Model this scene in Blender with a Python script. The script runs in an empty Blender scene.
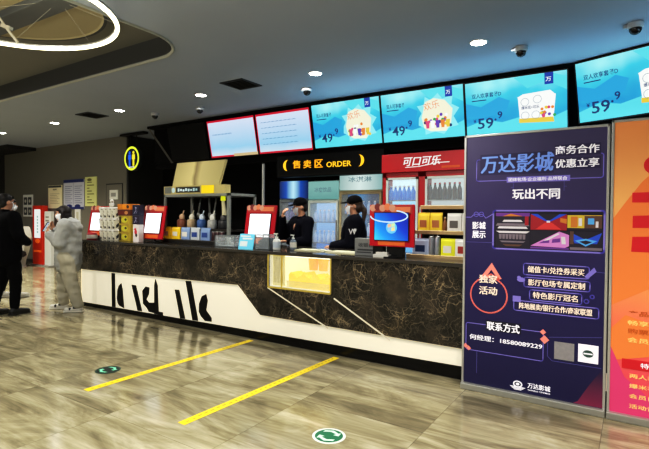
import bpy, bmesh, math, random
from mathutils import Vector, Matrix, Euler, noise
random.seed(7)
SC = bpy.context.scene
COL = SC.collection
PI = math.pi

# ------------------------------------------------------------------ materials
def lin(c):
    return tuple(((v / 255) / 12.92 if v / 255 <= .04045 else ((v / 255 + .055) / 1.055) ** 2.4) for v in c)
MATS = {}
def M(name, rgb=None, rough=.5, metal=0, emit=None, es=0, spec=.5, alpha=1, trans=0, vary=0, scale=8, coat=0):
    if name in MATS: return MATS[name]
    m = bpy.data.materials.new(name); m.use_nodes = True
    nt = m.node_tree; b = nt.nodes['Principled BSDF']
    c = lin(rgb) + (1,)
    b.inputs['Base Color'].default_value = c
    b.inputs['Roughness'].default_value = rough
    b.inputs['Metallic'].default_value = metal
    b.inputs['Specular IOR Level'].default_value = spec
    b.inputs['Alpha'].default_value = alpha
    b.inputs['Transmission Weight'].default_value = trans
    b.inputs['Coat Weight'].default_value = coat
    if emit is not None:
        b.inputs['Emission Color'].default_value = lin(emit) + (1,)
        b.inputs['Emission Strength'].default_value = es
    if vary:
        tc = nt.nodes.new('ShaderNodeTexCoord'); n = nt.nodes.new('ShaderNodeTexNoise')
        n.inputs['Scale'].default_value = scale; n.inputs['Detail'].default_value = 4
        r = nt.nodes.new('ShaderNodeMapRange'); r.inputs[3].default_value = 1 - vary; r.inputs[4].default_value = 1 + vary
        h = nt.nodes.new('ShaderNodeHueSaturation'); h.inputs['Color'].default_value = c
        nt.links.new(tc.outputs['Object'], n.inputs['Vector']); nt.links.new(n.outputs[0], r.inputs[0])
        nt.links.new(r.outputs[0], h.inputs['Value']); nt.links.new(h.outputs[0], b.inputs['Base Color'])
    MATS[name] = m
    return m
def GLOW(name, rgb, es=1.0):
    return M(name, (0, 0, 0), rough=.35, emit=rgb, es=es)
def ramp(nt, stops):
    r = nt.nodes.new('ShaderNodeValToRGB'); e = r.color_ramp.elements
    while len(e) < len(stops): e.new(.5)
    for k, (p, c) in enumerate(stops):
        e[k].position = p; e[k].color = lin(c) + (1,)
    return r
def GRAD(name, stops, axis='Z', lo=0, hi=1, es=1.0, wob=.0, wscale=3, base=False):
    """gradient along an object axis, glowing (screens) or as base colour (prints)"""
    if name in MATS: return MATS[name]
    m = bpy.data.materials.new(name); m.use_nodes = True; nt = m.node_tree; b = nt.nodes['Principled BSDF']
    tc = nt.nodes.new('ShaderNodeTexCoord'); s = nt.nodes.new('ShaderNodeSeparateXYZ')
    nt.links.new(tc.outputs['Object'], s.inputs[0])
    mr = nt.nodes.new('ShaderNodeMapRange'); mr.inputs[1].default_value = lo; mr.inputs[2].default_value = hi
    if axis == 'D':
        ad = nt.nodes.new('ShaderNodeMath'); ad.operation = 'ADD'
        nt.links.new(s.outputs['X'], ad.inputs[0]); nt.links.new(s.outputs['Z'], ad.inputs[1]); src = ad.outputs[0]
    else: src = s.outputs[axis]
    if wob:
        n = nt.nodes.new('ShaderNodeTexNoise'); n.inputs['Scale'].default_value = wscale
        nt.links.new(tc.outputs['Object'], n.inputs['Vector'])
        mm = nt.nodes.new('ShaderNodeMath'); mm.operation = 'MULTIPLY_ADD'; mm.inputs[1].default_value = wob
        nt.links.new(n.outputs[0], mm.inputs[0]); nt.links.new(src, mm.inputs[2]); src = mm.outputs[0]
    nt.links.new(src, mr.inputs[0])
    r = ramp(nt, stops); nt.links.new(mr.outputs[0], r.inputs[0])
    if base:
        nt.links.new(r.outputs[0], b.inputs['Base Color']); b.inputs['Roughness'].default_value = .45
        if es: nt.links.new(r.outputs[0], b.inputs['Emission Color']); b.inputs['Emission Strength'].default_value = es
    else:
        b.inputs['Base Color'].default_value = (0, 0, 0, 1); b.inputs['Roughness'].default_value = .35
        nt.links.new(r.outputs[0], b.inputs['Emission Color']); b.inputs['Emission Strength'].default_value = es
    MATS[name] = m
    return m

def floor_mat():
    m = bpy.data.materials.new('polished_tile'); m.use_nodes = True; nt = m.node_tree; L = nt.links; N = nt.nodes; b = N['Principled BSDF']
    g = N.new('ShaderNodeNewGeometry'); T = .95
    def math_(op, a, bb=None):
        n = N.new('ShaderNodeVectorMath'); n.operation = op
        L.new(a, n.inputs[0])
        if bb is not None: n.inputs[1].default_value = bb
        return n
    off = math_('ADD', g.outputs['Position'], (1.11 + 20 * T, 20 * T, 5))
    sc = math_('DIVIDE', off.outputs[0], (T, T, 1000))
    fl = math_('FLOOR', sc.outputs[0]); fr = math_('FRACTION', sc.outputs[0])
    wn = N.new('ShaderNodeTexWhiteNoise'); wn.noise_dimensions = '3D'; L.new(fl.outputs[0], wn.inputs['Vector'])
    sh = N.new('ShaderNodeVectorMath'); sh.operation = 'MULTIPLY_ADD'
    L.new(wn.outputs['Color'], sh.inputs[0]); sh.inputs[1].default_value = (7, 9, 5); L.new(g.outputs['Position'], sh.inputs[2])
    rot = N.new('ShaderNodeMapping'); rot.inputs['Rotation'].default_value = (0, 0, .32); rot.inputs['Scale'].default_value = (.8, 2.6, 1)
    L.new(sh.outputs[0], rot.inputs['Vector'])
    n1 = N.new('ShaderNodeTexNoise'); n1.inputs['Scale'].default_value = 1.5; n1.inputs['Detail'].default_value = 7; n1.inputs['Roughness'].default_value = .62; n1.inputs['Distortion'].default_value = 1.0
    L.new(rot.outputs[0], n1.inputs['Vector'])
    r = ramp(nt, [(.22, (92, 86, 66)), (.42, (134, 127, 102)), (.53, (158, 151, 124)), (.64, (180, 173, 146)), (.80, (212, 206, 184))])
    L.new(n1.outputs[0], r.inputs[0])
    # fine streaks
    rot2 = N.new('ShaderNodeMapping'); rot2.inputs['Rotation'].default_value = (0, 0, .25); rot2.inputs['Scale'].default_value = (1.2, 16, 1)
    L.new(sh.outputs[0], rot2.inputs['Vector'])
    n2 = N.new('ShaderNodeTexNoise'); n2.inputs['Scale'].default_value = 2; n2.inputs['Detail'].default_value = 5; n2.inputs['Distortion'].default_value = .6
    L.new(rot2.outputs[0], n2.inputs['Vector'])
    mr = N.new('ShaderNodeMapRange'); mr.inputs[1].default_value = .3; mr.inputs[2].default_value = .7; mr.inputs[3].default_value = .8; mr.inputs[4].default_value = 1.15
    L.new(n2.outputs[0], mr.inputs[0])
    hs = N.new('ShaderNodeHueSaturation'); L.new(r.outputs[0], hs.inputs['Color']); L.new(mr.outputs[0], hs.inputs['Value'])
    # seams
    s = N.new('ShaderNodeSeparateXYZ'); L.new(fr.outputs[0], s.inputs[0])
    def seam(o):
        a = N.new('ShaderNodeMath'); a.operation = 'LESS_THAN'; a.inputs[1].default_value = .005; L.new(o, a.inputs[0]); return a
    sx, sy = seam(s.outputs['X']), seam(s.outputs['Y'])
    mx = N.new('ShaderNodeMath'); mx.operation = 'MAXIMUM'; L.new(sx.outputs[0], mx.inputs[0]); L.new(sy.outputs[0], mx.inputs[1])
    mix = N.new('ShaderNodeMix'); mix.data_type = 'RGBA'; mix.inputs[7].default_value = lin((92, 88, 72)) + (1,)
    mf = N.new('ShaderNodeMath'); mf.operation = 'MULTIPLY'; mf.inputs[1].default_value = .6; L.new(mx.outputs[0], mf.inputs[0])
    L.new(mf.outputs[0], mix.inputs[0]); L.new(hs.outputs[0], mix.inputs[6]); L.new(mix.outputs[2], b.inputs['Base Color'])
    b.inputs['Roughness'].default_value = .13; b.inputs['Specular IOR Level'].default_value = .6
    return m

def marble_mat():
    m = bpy.data.materials.new('dark_marble'); m.use_nodes = True; nt = m.node_tree; L = nt.links; N = nt.nodes; b = N['Principled BSDF']
    tc = N.new('ShaderNodeTexCoord')
    n0 = N.new('ShaderNodeTexNoise'); n0.inputs['Scale'].default_value = 2.2; n0.inputs['Detail'].default_value = 5
    L.new(tc.outputs['Object'], n0.inputs['Vector'])
    ma = N.new('ShaderNodeVectorMath'); ma.operation = 'MULTIPLY_ADD'; ma.inputs[1].default_value = (1.3, 1.3, 1.3)
    L.new(n0.outputs['Color'], ma.inputs[0]); L.new(tc.outputs['Object'], ma.inputs[2])
    v = N.new('ShaderNodeTexVoronoi'); v.feature = 'DISTANCE_TO_EDGE'; v.inputs['Scale'].default_value = 4.5
    L.new(ma.outputs[0], v.inputs['Vector'])
    v2 = N.new('ShaderNodeTexVoronoi'); v2.feature = 'DISTANCE_TO_EDGE'; v2.inputs['Scale'].default_value = 11
    L.new(ma.outputs[0], v2.inputs['Vector'])
    r1 = ramp(nt, [(0, (245, 245, 245)), (.03, (0, 0, 0))]); L.new(v.outputs[0], r1.inputs[0])
    r2 = ramp(nt, [(0, (190, 190, 190)), (.04, (0, 0, 0))]); L.new(v2.outputs[0], r2.inputs[0])
    n1 = N.new('ShaderNodeTexNoise'); n1.inputs['Scale'].default_value = 4; n1.inputs['Detail'].default_value = 8; n1.inputs['Roughness'].default_value = .7
    L.new(tc.outputs['Object'], n1.inputs['Vector'])
    rb = ramp(nt, [(.3, (17, 16, 14)), (.48, (38, 34, 28)), (.6, (66, 57, 45)), (.75, (112, 97, 75))]); L.new(n1.outputs[0], rb.inputs[0])
    n3 = N.new('ShaderNodeTexNoise'); n3.inputs['Scale'].default_value = 2.6; L.new(tc.outputs['Object'], n3.inputs['Vector'])
    r3 = ramp(nt, [(.38, (0, 0, 0)), (.6, (255, 255, 255))]); L.new(n3.outputs[0], r3.inputs[0])
    mx = N.new('ShaderNodeMath'); mx.operation = 'MAXIMUM'; L.new(r1.outputs[0], mx.inputs[0]); L.new(r2.outputs[0], mx.inputs[1])
    mm = N.new('ShaderNodeMath'); mm.operation = 'MULTIPLY'; L.new(mx.outputs[0], mm.inputs[0]); L.new(r3.outputs[0], mm.inputs[1])
    mix = N.new('ShaderNodeMix'); mix.data_type = 'RGBA'; mix.inputs[7].default_value = lin((168, 152, 122)) + (1,)
    L.new(mm.outputs[0], mix.inputs[0]); L.new(rb.outputs[0], mix.inputs[6]); L.new(mix.outputs[2], b.inputs['Base Color'])
    b.inputs['Roughness'].default_value = .16
    return m

# ------------------------------------------------------------------ mesh collector
class MB:
    def __init__(s): s.bm = bmesh.new()
    def _tag(s, vs, mat, T=None):
        if T is not None: bmesh.ops.transform(s.bm, matrix=T, verts=vs)
        fs = set()
        for v in vs:
            for f in v.link_faces: fs.add(f)
        for f in fs: f.material_index = mat
        return vs
    def box(s, c, d, mat=0, rot=None):
        T = Matrix.Translation(c) @ (Euler(rot).to_matrix().to_4x4() if rot else Matrix()) @ Matrix.Diagonal((d[0], d[1], d[2], 1))
        vs = bmesh.ops.create_cube(s.bm, size=1)['verts']; s._tag(vs, mat, T); return s
    def b2(s, x0, x1, y0, y1, z0, z1, mat=0):
        return s.box(((x0 + x1) / 2, (y0 + y1) / 2, (z0 + z1) / 2), (abs(x1 - x0), abs(y1 - y0), abs(z1 - z0)), mat)
    def tube(s, p0, p1, r0, r1=None, mat=0, n=12, cap=True):
        p0, p1 = Vector(p0), Vector(p1); d = p1 - p0; r1 = r0 if r1 is None else r1
        T = Matrix.Translation((p0 + p1) / 2) @ d.to_track_quat('Z', 'Y').to_matrix().to_4x4()
        vs = bmesh.ops.create_cone(s.bm, cap_ends=cap, segments=n, radius1=r0, radius2=r1, depth=d.length)['verts']
        s._tag(vs, mat, T); return s
    def ell(s, c, r, mat=0, rot=None, u=16, v=10):
        T = Matrix.Translation(c) @ (Euler(rot).to_matrix().to_4x4() if rot else Matrix()) @ Matrix.Diagonal((r[0], r[1], r[2], 1))
        vs = bmesh.ops.create_uvsphere(s.bm, u_segments=u, v_segments=v, radius=1)['verts']; s._tag(vs, mat, T); return s
    def capsule(s, p0, p1, r0, r1=None, mat=0, n=12):
        r1 = r0 if r1 is None else r1
        s.tube(p0, p1, r0, r1, mat, n); s.ell(p0, (r0,) * 3, mat, u=n, v=8); s.ell(p1, (r1,) * 3, mat, u=n, v=8); return s
    def lathe(s, c, prof, mat=0, n=20, mats=None):
        rings = []
        for (r, z) in prof:
            rings.append([s.bm.verts.new((c[0] + r * math.cos(2 * PI * k / n), c[1] + r * math.sin(2 * PI * k / n), c[2] + z)) for k in range(n)] if r > 1e-5 else [s.bm.verts.new((c[0], c[1], c[2] + z))])
        for i in range(len(rings) - 1):
            a, b_ = rings[i], rings[i + 1]; mi = mats[i] if mats else mat
            for k in range(n):
                k2 = (k + 1) % n
                if len(a) == 1 and len(b_) == 1: continue
                if len(a) == 1: f = s.bm.faces.new((a[0], b_[k], b_[k2]))
                elif len(b_) == 1: f = s.bm.faces.new((a[k], b_[0], a[k2]))
                else: f = s.bm.faces.new((a[k], b_[k], b_[k2], a[k2]))
                f.material_index = mi
        return s
    def poly(s, pts, y=0, mat=0, depth=.0):
        """flat polygon in the XZ plane facing -Y; depth pushes a solid back to +Y"""
        vs = [s.bm.verts.new((p[0], y, p[1])) for p in pts]; f = s.bm.faces.new(vs); f.material_index = mat
        f.normal_update()
        if f.normal.y > 0: f.normal_flip()
        if depth:
            r = bmesh.ops.extrude_face_region(s.bm, geom=[f]); nv = [e for e in r['geom'] if isinstance(e, bmesh.types.BMVert)]
            bmesh.ops.translate(s.bm, vec=(0, depth, 0), verts=nv)
            for v in nv:
                for ff in v.link_faces: ff.material_index = mat
        return s
    def rect(s, x0, x1, z0, z1, y=0, mat=0):
        return s.poly([(x0, z0), (x1, z0), (x1, z1), (x0, z1)], y, mat)
    def disc(s, cx, cz, rx, rz=None, y=0, mat=0, n=20, a0=0, a1=2 * PI):
        rz = rx if rz is None else rz
        full = abs(a1 - a0 - 2 * PI) < 1e-4
        return s.poly([(cx + rx * math.cos(a0 + (a1 - a0) * k / n), cz + rz * math.sin(a0 + (a1 - a0) * k / n)) for k in range(n if full else n + 1)], y, mat)
    def line(s, pts, w, y=0, mat=0, closed=False):
        P = list(pts) + ([pts[0]] if closed else [])
        for a, b_ in zip(P, P[1:]):
            d = Vector((b_[0] - a[0], b_[1] - a[1])); l = d.length
            if l < 1e-6: continue
            d /= l; nx, nz = -d.y * w / 2, d.x * w / 2; ex, ez = d.x * w / 2, d.y * w / 2
            s.poly([(a[0] - ex + nx, a[1] - ez + nz), (a[0] - ex - nx, a[1] - ez - nz), (b_[0] + ex - nx, b_[1] + ez - nz), (b_[0] + ex + nx, b_[1] + ez + nz)], y, mat)
        return s
    def arc(s, cx, cz, r, w, y=0, mat=0, a0=0, a1=2 * PI, n=28, sx=1):
        pts = [(cx + sx * r * math.cos(a0 + (a1 - a0) * k / n), cz + r * math.sin(a0 + (a1 - a0) * k / n)) for k in range(n + 1)]
        return s.line(pts, w, y, mat)
    def rbox(s, x0, x1, z0, z1, w, y=0, mat=0, r=.015):
        pts = []
        for (cx, cz, a) in ((x1 - r, z1 - r, 0), (x0 + r, z1 - r, PI / 2), (x0 + r, z0 + r, PI), (x1 - r, z0 + r, 1.5 * PI)):
            for k in range(4): pts.append((cx + r * math.cos(a + k * PI / 6), cz + r * math.sin(a + k * PI / 6)))
        return s.line(pts, w, y, mat, closed=True)
    def text(s, st, x, z, h, y=0, mat=0, width=None, align='L', bold=.012, ext=.0, rot=0, shear=0):
        if bold > .014:
            k = h * min(bold, .03) * .9
            for q in (-1, 0, 1): s.text(st, x + q * k, z + (q == 0) * k * .5, h, y - .00006 * (q + 1), mat, width, align, .006, ext, rot, shear)
            return s
        c = bpy.data.curves.new('t', 'FONT'); c.body = st; c.offset = bold; c.extrude = ext; c.resolution_u = 2; c.shear = shear
        o = bpy.data.objects.new('t', c); COL.objects.link(o)
        me = bpy.data.meshes.new_from_object(o.evaluated_get(bpy.context.evaluated_depsgraph_get()))
        bpy.data.objects.remove(o); bpy.data.curves.remove(c)
        if not me.vertices: return s
        xs = [v.co.x for v in me.vertices]; ys = [v.co.y for v in me.vertices]
        x0, x1, y0, y1 = min(xs), max(xs), min(ys), max(ys)
        sy = h / max(y1 - y0, 1e-4); sx = width / (x1 - x0) if width else sy
        W = (x1 - x0) * sx; ox = {'L': 0, 'C': -W / 2, 'R': -W}[align]
        cr, sr = math.cos(rot), math.sin(rot); vs = []
        for v in me.vertices:
            a, b_ = (v.co.x - x0) * sx + ox, (v.co.y - y0) * sy
            vs.append(s.bm.verts.new((x + a * cr - b_ * sr, y - v.co.z * sy, z + a * sr + b_ * cr)))
        for p in me.polygons:
            try: f = s.bm.faces.new([vs[i] for i in p.vertices]); f.material_index = mat
            except ValueError: pass
        bpy.data.meshes.remove(me)
        return s
    def build(s, name, mats, parent=None, loc=(0, 0, 0), rot=(0, 0, 0), smooth=False, bev=0, fix=False):
        if fix: bmesh.ops.recalc_face_normals(s.bm, faces=s.bm.faces)
        me = bpy.data.meshes.new(name); s.bm.to_mesh(me); s.bm.free()
        for m in (mats if isinstance(mats, (list, tuple)) else [mats]): me.materials.append(m)
        if smooth:
            for p in me.polygons: p.use_smooth = True
        o = bpy.data.objects.new(name, me); COL.objects.link(o); o.parent = parent; o.location = loc; o.rotation_euler = rot
        if bev:
            md = o.modifiers.new('Bevel', 'BEVEL'); md.width = bev; md.segments = 2; md.limit_method = 'ANGLE'
        return o

def tag(o, label, cat, group=None, kind=None):
    o['label'] = label; o['category'] = cat
    if group: o['group'] = group
    if kind: o['kind'] = kind
    return o
def thing(name, label, cat, loc=(0, 0, 0), rz=0, group=None, rx=0):
    o = bpy.data.objects.new(name, None); COL.objects.link(o); o.empty_display_size = .1
    o.location = loc; o.rotation_euler = (rx, 0, rz); return tag(o, label, cat, group)
def struct(name, mb, m, **k):
    o = mb.build(name, m, **k); o['kind'] = 'structure'; return o
def dup(root, loc, label, rz=None, group=None):
    r = root.copy(); COL.objects.link(r); r.location = loc; r['label'] = label
    if rz is not None: r.rotation_euler[2] = rz
    if group: r['group'] = group
    for ch in list(root.children):
        c = ch.copy(); COL.objects.link(c); c.parent = r
        for g in list(ch.children):
            d = g.copy(); COL.objects.link(d); d.parent = c
    return r

# ------------------------------------------------------------------ palette
black = M('black', (12, 12, 13), .45, spec=.25); blackg = M('black_gloss', (10, 10, 11), .2, spec=.3); matblack = M('matt_black', (9, 9, 10), .8, spec=.1)
white = M('white_paint', (225, 225, 220), .5); offw = M('off_white', (205, 203, 196), .55)
steel = M('brushed_steel', (150, 152, 150), .32, .9); grey = M('grey_metal', (128, 130, 128), .4, .4)
silver = M('silver_frame', (190, 190, 188), .35, .5)
red = M('red_card', (172, 8, 32), .5, spec=.25, emit=(180, 8, 40), es=.1); darkred = M('dark_red', (120, 12, 22), .5)
glass = M('clear_glass', (235, 245, 250), .02, spec=.5, alpha=.14)
ceilm = M('ceiling_paint', (156, 164, 178), .75, vary=.04, scale=1.5)
CEIL = 3.14; HC = 1.38

# ------------------------------------------------------------------ camera
F, Wp = 475.0, 649
yaw, roll, pit = math.radians(33.2), math.radians(.45), math.atan((215 - 224.5) / F)
fh = Vector((-math.sin(yaw), math.cos(yaw), 0)); rh = Vector((math.cos(yaw), math.sin(yaw), 0)); up = Vector((0, 0, 1))
fw = math.cos(pit) * fh + math.sin(pit) * up; u0 = -math.sin(pit) * fh + math.cos(pit) * up
R_ = math.cos(roll) * rh + math.sin(roll) * u0; U_ = -math.sin(roll) * rh + math.cos(roll) * u0
cam = bpy.data.cameras.new('camera'); cam.sensor_width = 36; cam.sensor_fit = 'HORIZONTAL'; cam.lens = F / Wp * 36; cam.clip_start = .05
co = bpy.data.objects.new('camera', cam); COL.objects.link(co)
mt = Matrix((R_, U_, -fw)).transposed().to_4x4(); mt.translation = (0, 0, HC); co.matrix_world = mt
SC.camera = co

# ------------------------------------------------------------------ room shell
FLOOR = floor_mat(); MARBLE = marble_mat()
wallgrey = M('grey_wall', (122, 119, 108), .7, vary=.05, scale=1.2)
walldark = M('dark_wall', (34, 34, 34), .7); wallblk = M('black_wall', (11, 11, 12), .8, spec=.1)
XL, XR, YB, YF = -15.53, 2.6, 7.6, -3.0
m = MB(); m.b2(XL, XR, YF, YB, -.1, 0); struct('floor', m, FLOOR)
# ceiling with a round-cornered opening
hx0, hx1, hy0, hy1, hr = -14.2, -3.95, -.6, 3.5, .55
loop = []
for (cx, cy, a) in ((hx1 - hr, hy1 - hr, 0), (hx0 + hr, hy1 - hr, PI / 2), (hx0 + hr, hy0 + hr, PI), (hx1 - hr, hy0 + hr, 1.5 * PI)):
    for k in range(9): loop.append((cx + hr * math.cos(a + k * PI / 16), cy + hr * math.sin(a + k * PI / 16)))
m = MB(); bm = m.bm
def edgeloop(pts, z):
    vs = [bm.verts.new((p[0], p[1], z)) for p in pts]
    return vs, [bm.edges.new((vs[i], vs[(i + 1) % len(vs)])) for i in range(len(vs))]
ov, oe = edgeloop([(XL, YF), (XR, YF), (XR, YB), (XL, YB)], CEIL); iv, ie = edgeloop(loop, CEIL)
bmesh.ops.triangle_fill(bm, use_beauty=True, edges=oe + ie)
for f in bm.faces:
    f.normal_update()
    if f.normal.z > 0: f.normal_flip()
struct('ceiling', m, ceilm)
RT = 3.38
recm = M('recess_side', (58, 58, 55), .7); rect_ = M('recess_top', (112, 110, 98), .75, vary=.08, scale=1)
m = MB()
a = [m.bm.verts.new((p[0], p[1], CEIL)) for p in loop]; b = [m.bm.verts.new((p[0], p[1], RT)) for p in loop]
for i in range(len(loop)):
    j = (i + 1) % len(loop); m.bm.faces.new((a[i], a[j], b[j], b[i]))
f = m.bm.faces.new(b); f.material_index = 1; f.normal_update()
if f.normal.z > 0: f.normal_flip()
struct('trim_1', m, [recm, rect_])['label'] = 'dark round-cornered recess in the ceiling'
# thin bright lip around the opening
m = MB()
for i in range(len(loop)):
    j = (i + 1) % len(loop); m.tube((loop[i][0], loop[i][1], CEIL), (loop[j][0], loop[j][1], CEIL), .018, n=8)
struct('trim_2', m, M('recess_lip', (165, 166, 158), .6))
# circular coffer, the ring's warm light painted on as tan, dark rim, and a grey duct-like beam crossing the recess
m = MB(); cc = (-4.98, 1.96); rr = .97
tan = M('coffer_warm_glow', (158, 148, 116), .6)
m.lathe((cc[0], cc[1], RT - .075), [(0, .012), (rr - .02, .012), (rr, 0), (rr + .03, 0), (rr + .035, .075)], mats=[0, 0, 1, 1], n=64)
struct('trim_3', m, [tan, recm])
m = MB(); m.box((-5.02, 2.26, 3.30), (1.75, .24, .10), rot=(0, 0, .03)); struct('trim_4', m, M('beam_grey', (84, 86, 84), .6), bev=.01)

m = MB(); m.b2(XL - 3, -9.65, 6.55, 6.7, 0, CEIL); m.b2(-9.72, -9.60, 6.56, YB, 0, CEIL, 1)
m.b2(-10.42, -9.78, 6.54, 6.55, .02, 2.07, 1); m.b2(-10.40, -9.80, 6.535, 6.545, .02, 2.05, 0)
struct('wall_back', m, [wallgrey, walldark])
m = MB(); m.b2(-9.6, XR, YB - .1, YB, 0, CEIL); struct('wall_service', m, wallblk)
m = MB(); m.b2(XL - .12, XL, YF, 6.55, 0, CEIL); struct('wall_left', m, walldark)
m = MB(); m.b2(XR, XR + .12, YF, YB, 0, CEIL); struct('wall_right', m, walldark)
m = MB(); m.b2(XL, XR, YF - .12, YF, 0, CEIL); struct('wall_front', m, wallgrey)
m = MB(); m.b2(XL, -9.72, 6.53, 6.55, 0, .1); struct('baseboard_back', m, walldark)
m = MB(); m.b2(-17, -13.6, 5.8, 6.5, 3.05, 3.14); struct('trim_6', m, M('dark_slot', (26, 26, 25), .8))

# bulkhead that carries the screens
A = math.radians(21.5)
m = MB()
m.b2(-8.3, -.6, 6.32, 6.5, 2.3, CEIL); m.b2(-8.3, -.6, 6.1, 6.34, 3.09, CEIL)
for (w0, w1, z0, z1) in ((.10, .28, 2.3, CEIL), (-.12, .12, 3.11, CEIL)):
    m.box((-.6 + .9 * math.cos(A) + (w0 + w1) / 2 * math.sin(A), 6.22 - .9 * math.sin(A) + (w0 + w1) / 2 * math.cos(A), (z0 + z1) / 2), (1.85, w1 - w0, z1 - z0), rot=(0, 0, -A))
struct('trim_7', m, wallblk)
m = MB()
vs = [(-8.3, 6.12, 3.10), (-8.22, 6.10, 3.10), (-7.62, 6.2, 2.38), (-7.70, 6.22, 2.38)]
m.bm.faces.new([m.bm.verts.new(v) for v in vs]); m.box((-8.0, 6.3, 2.75), (.6, .06, .7), 1)
struct('trim_8', m, [M('bulkhead_edge', (92, 90, 86), .4), wallblk], fix=True)

# ------------------------------------------------------------------ counter
X0, X1, FY, CT = -6.97, 1.2, 3.97, .985
ctr = thing('service_counter', 'long dark veined marble service counter with white lower panel', 'counter', (X0, FY, 0))
ox = -X0
def L_(x, z): return (x + ox, z)
NX0, NX1, NZ0, NZ1 = -3.30, -2.50, .605, .955
m = MB()
top = CT - .012
mar = [[(X0, .545), (-3.74, .585), (NX0, .585), (NX0, top), (X0, top)],
       [(-3.74, .585), (-3.41, .285), (X1, .255), (X1, NZ0), (NX0, NZ0), (NX0, .585)],
       [(NX1, NZ0), (X1, NZ0), (X1, top), (NX1, top)], [(NX0, NZ1), (NX1, NZ1), (NX1, top), (NX0, top)]]
for P in mar: m.poly([L_(*p) for p in P], -.03, 0, depth=.03)
m.b2(0, .03, 0, .85, .545, top); m.b2(X1 + ox - .03, X1 + ox, 0, .85, 0, top)
m.line([L_(-3.30, .592), L_(-2.53, .262)], .016, -.0315, 1); m.line([L_(-2.455, .56), L_(-1.86, .245)], .016, -.0315, 1)
m.build('marble_front', [MARBLE, M('pale_vein', (226, 220, 200), .3, emit=(220, 212, 190), es=.12)], ctr)
m = MB()
for (xa, xb) in ((X0, NX0), (NX1, X1)): m.b2(xa + ox, xb + ox, -.05, .85, top - .02, CT)
m.b2(NX0 + ox, NX1 + ox, -.05, .85, top - .02, CT)
m.build('countertop', M('countertop_stone', (66, 62, 55), .1, vary=.3, scale=6), ctr, bev=.004)
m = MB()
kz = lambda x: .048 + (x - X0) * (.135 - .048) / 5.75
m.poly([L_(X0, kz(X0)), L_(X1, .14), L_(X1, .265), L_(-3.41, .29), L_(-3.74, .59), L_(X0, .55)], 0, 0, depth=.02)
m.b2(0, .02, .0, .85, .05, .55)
m.build('white_panel', M('white_panel_glow', (226, 220, 200), .5, emit=(235, 226, 200), es=.42), ctr)  # emission put in to brighten the white panel
m = MB()
m.poly([L_(X0, 0), L_(X1, 0), L_(X1, .14), L_(X0, kz(X0))], -.008, 0, depth=.03)
m.build('kick_plate', blackg, ctr)
m = MB(); m.b2(.05, X1 + ox - .05, .82, .85, 0, top - .02); m.build('back_panel', black, ctr)
letters = [[(-6.192, .535), (-6.115, .535), (-6.101, .06), (-6.183, .06)],
    [(-5.964, .409), (-6.02, .37), (-6.05, .311), (-6.065, .188), (-6.045, .13), (-6.015, .096), (-5.9, .07), (-5.934, .322)],
    [(-5.73, .409), (-5.635, .408), (-5.504, .075), (-5.597, .07)],
    [(-5.427, .412), (-5.35, .405), (-5.359, .318), (-5.413, .24), (-5.36, .205), (-5.25, .215), (-5.25, .08), (-5.36, .085), (-5.40, .13), (-5.48, .18), (-5.495, .348)],
    [(-5.226, .529), (-5.182, .448), (-5.16, .11), (-5.074, .108), (-5.074, .07), (-5.247, .07), (-5.248, .442)],
    [(-4.844, .425), (-4.763, .43), (-4.65, .08), (-4.742, .075)], [(-4.643, .552), (-4.545, .555), (-4.417, .085), (-4.517, .08)],
    [(-4.28, .423), (-4.254, .348), (-4.279, .228), (-4.188, .149), (-4.188, .105), (-4.297, .10), (-4.37, .15), (-4.403, .20), (-4.40, .293), (-4.354, .39)]]
for P in letters:
    m = MB(); m.poly([L_(*p) for p in P], -.006, 0, depth=.006); m.build('letter', black, ctr)
# lit display niche in the counter
m = MB()
x0, x1, z0, z1 = NX0 + ox, NX1 + ox, NZ0, NZ1; d = .30
m.b2(x0, x1, d, d + .01, z0, z1); m.b2(x0, x1, 0, d, z0, z0 + .008); m.b2(x0, x0 + .008, 0, d, z0, z1); m.b2(x1 - .008, x1, 0, d, z0, z1); m.b2(x0, x1, 0, d, z1 - .008, z1)
m.build('niche_box', M('niche_white', (238, 236, 215), .5, emit=(255, 250, 220), es=.32), ctr)
m = MB()
m.b2(x0, x1, -.034, -.026, z0 - .012, z0 + .006); m.b2(x0, x1, -.034, -.026, z1 - .006, z1 + .006)
for x in (x0, x0 + .185, x1): m.b2(x - .007, x + .007, -.034, -.026, z0, z1)
m.build('niche_frame', M('brass_trim', (190, 170, 90), .35, .6, emit=(200, 180, 90), es=.25), ctr)
m = MB(); m.b2(x0, x1, -.024, -.021, z0, z1); m.build('niche_glass', glass, ctr)
m = MB(); m.b2(x0 + .02, x1 - .02, .05, .10, z1 - .022, z1 - .010); m.build('niche_lamp', GLOW('niche_lamp', (255, 250, 230), 2.5), ctr)
m = MB(); m.b2(x0 + .012, x0 + .17, .04, .05, z0 + .01, z1 - .012)
for k in range(7):
    m.line([(x0 + .03 + .02 * k, z0 + .04), (x0 + .04 + .016 * k, z0 + .2), (x0 + .02 + .02 * k, z1 - .04)], .006, .038, 1)
m.build('patterned_panel', [M('pattern_gold', (214, 200, 140), .5, emit=(214, 200, 120), es=.3), M('pattern_line', (150, 120, 50), .5)], ctr)
yel = M('popcorn_yellow', (250, 214, 30), .5, emit=(255, 220, 20), es=.35, vary=.12, scale=30); pap = M('paper_yellow', (232, 176, 6), .5, emit=(236, 170, 0), es=.25)
t = thing('popcorn_bin', 'wavy heap of yellow popcorn in the lit counter niche', 'popcorn', (NX0 + .49, FY + .15, NZ0 + .008))
m = MB(); n = 24; pts = [(-.27, 0)] + [(-.27 + .52 * k / n, .13 + .022 * math.sin(k * .9) + .012 * math.sin(k * 2.3)) for k in range(n + 1)] + [(.25, 0)]
m.poly(pts, -.1, 0, depth=.2); m.build('popcorn_heap', yel, t)
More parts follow.
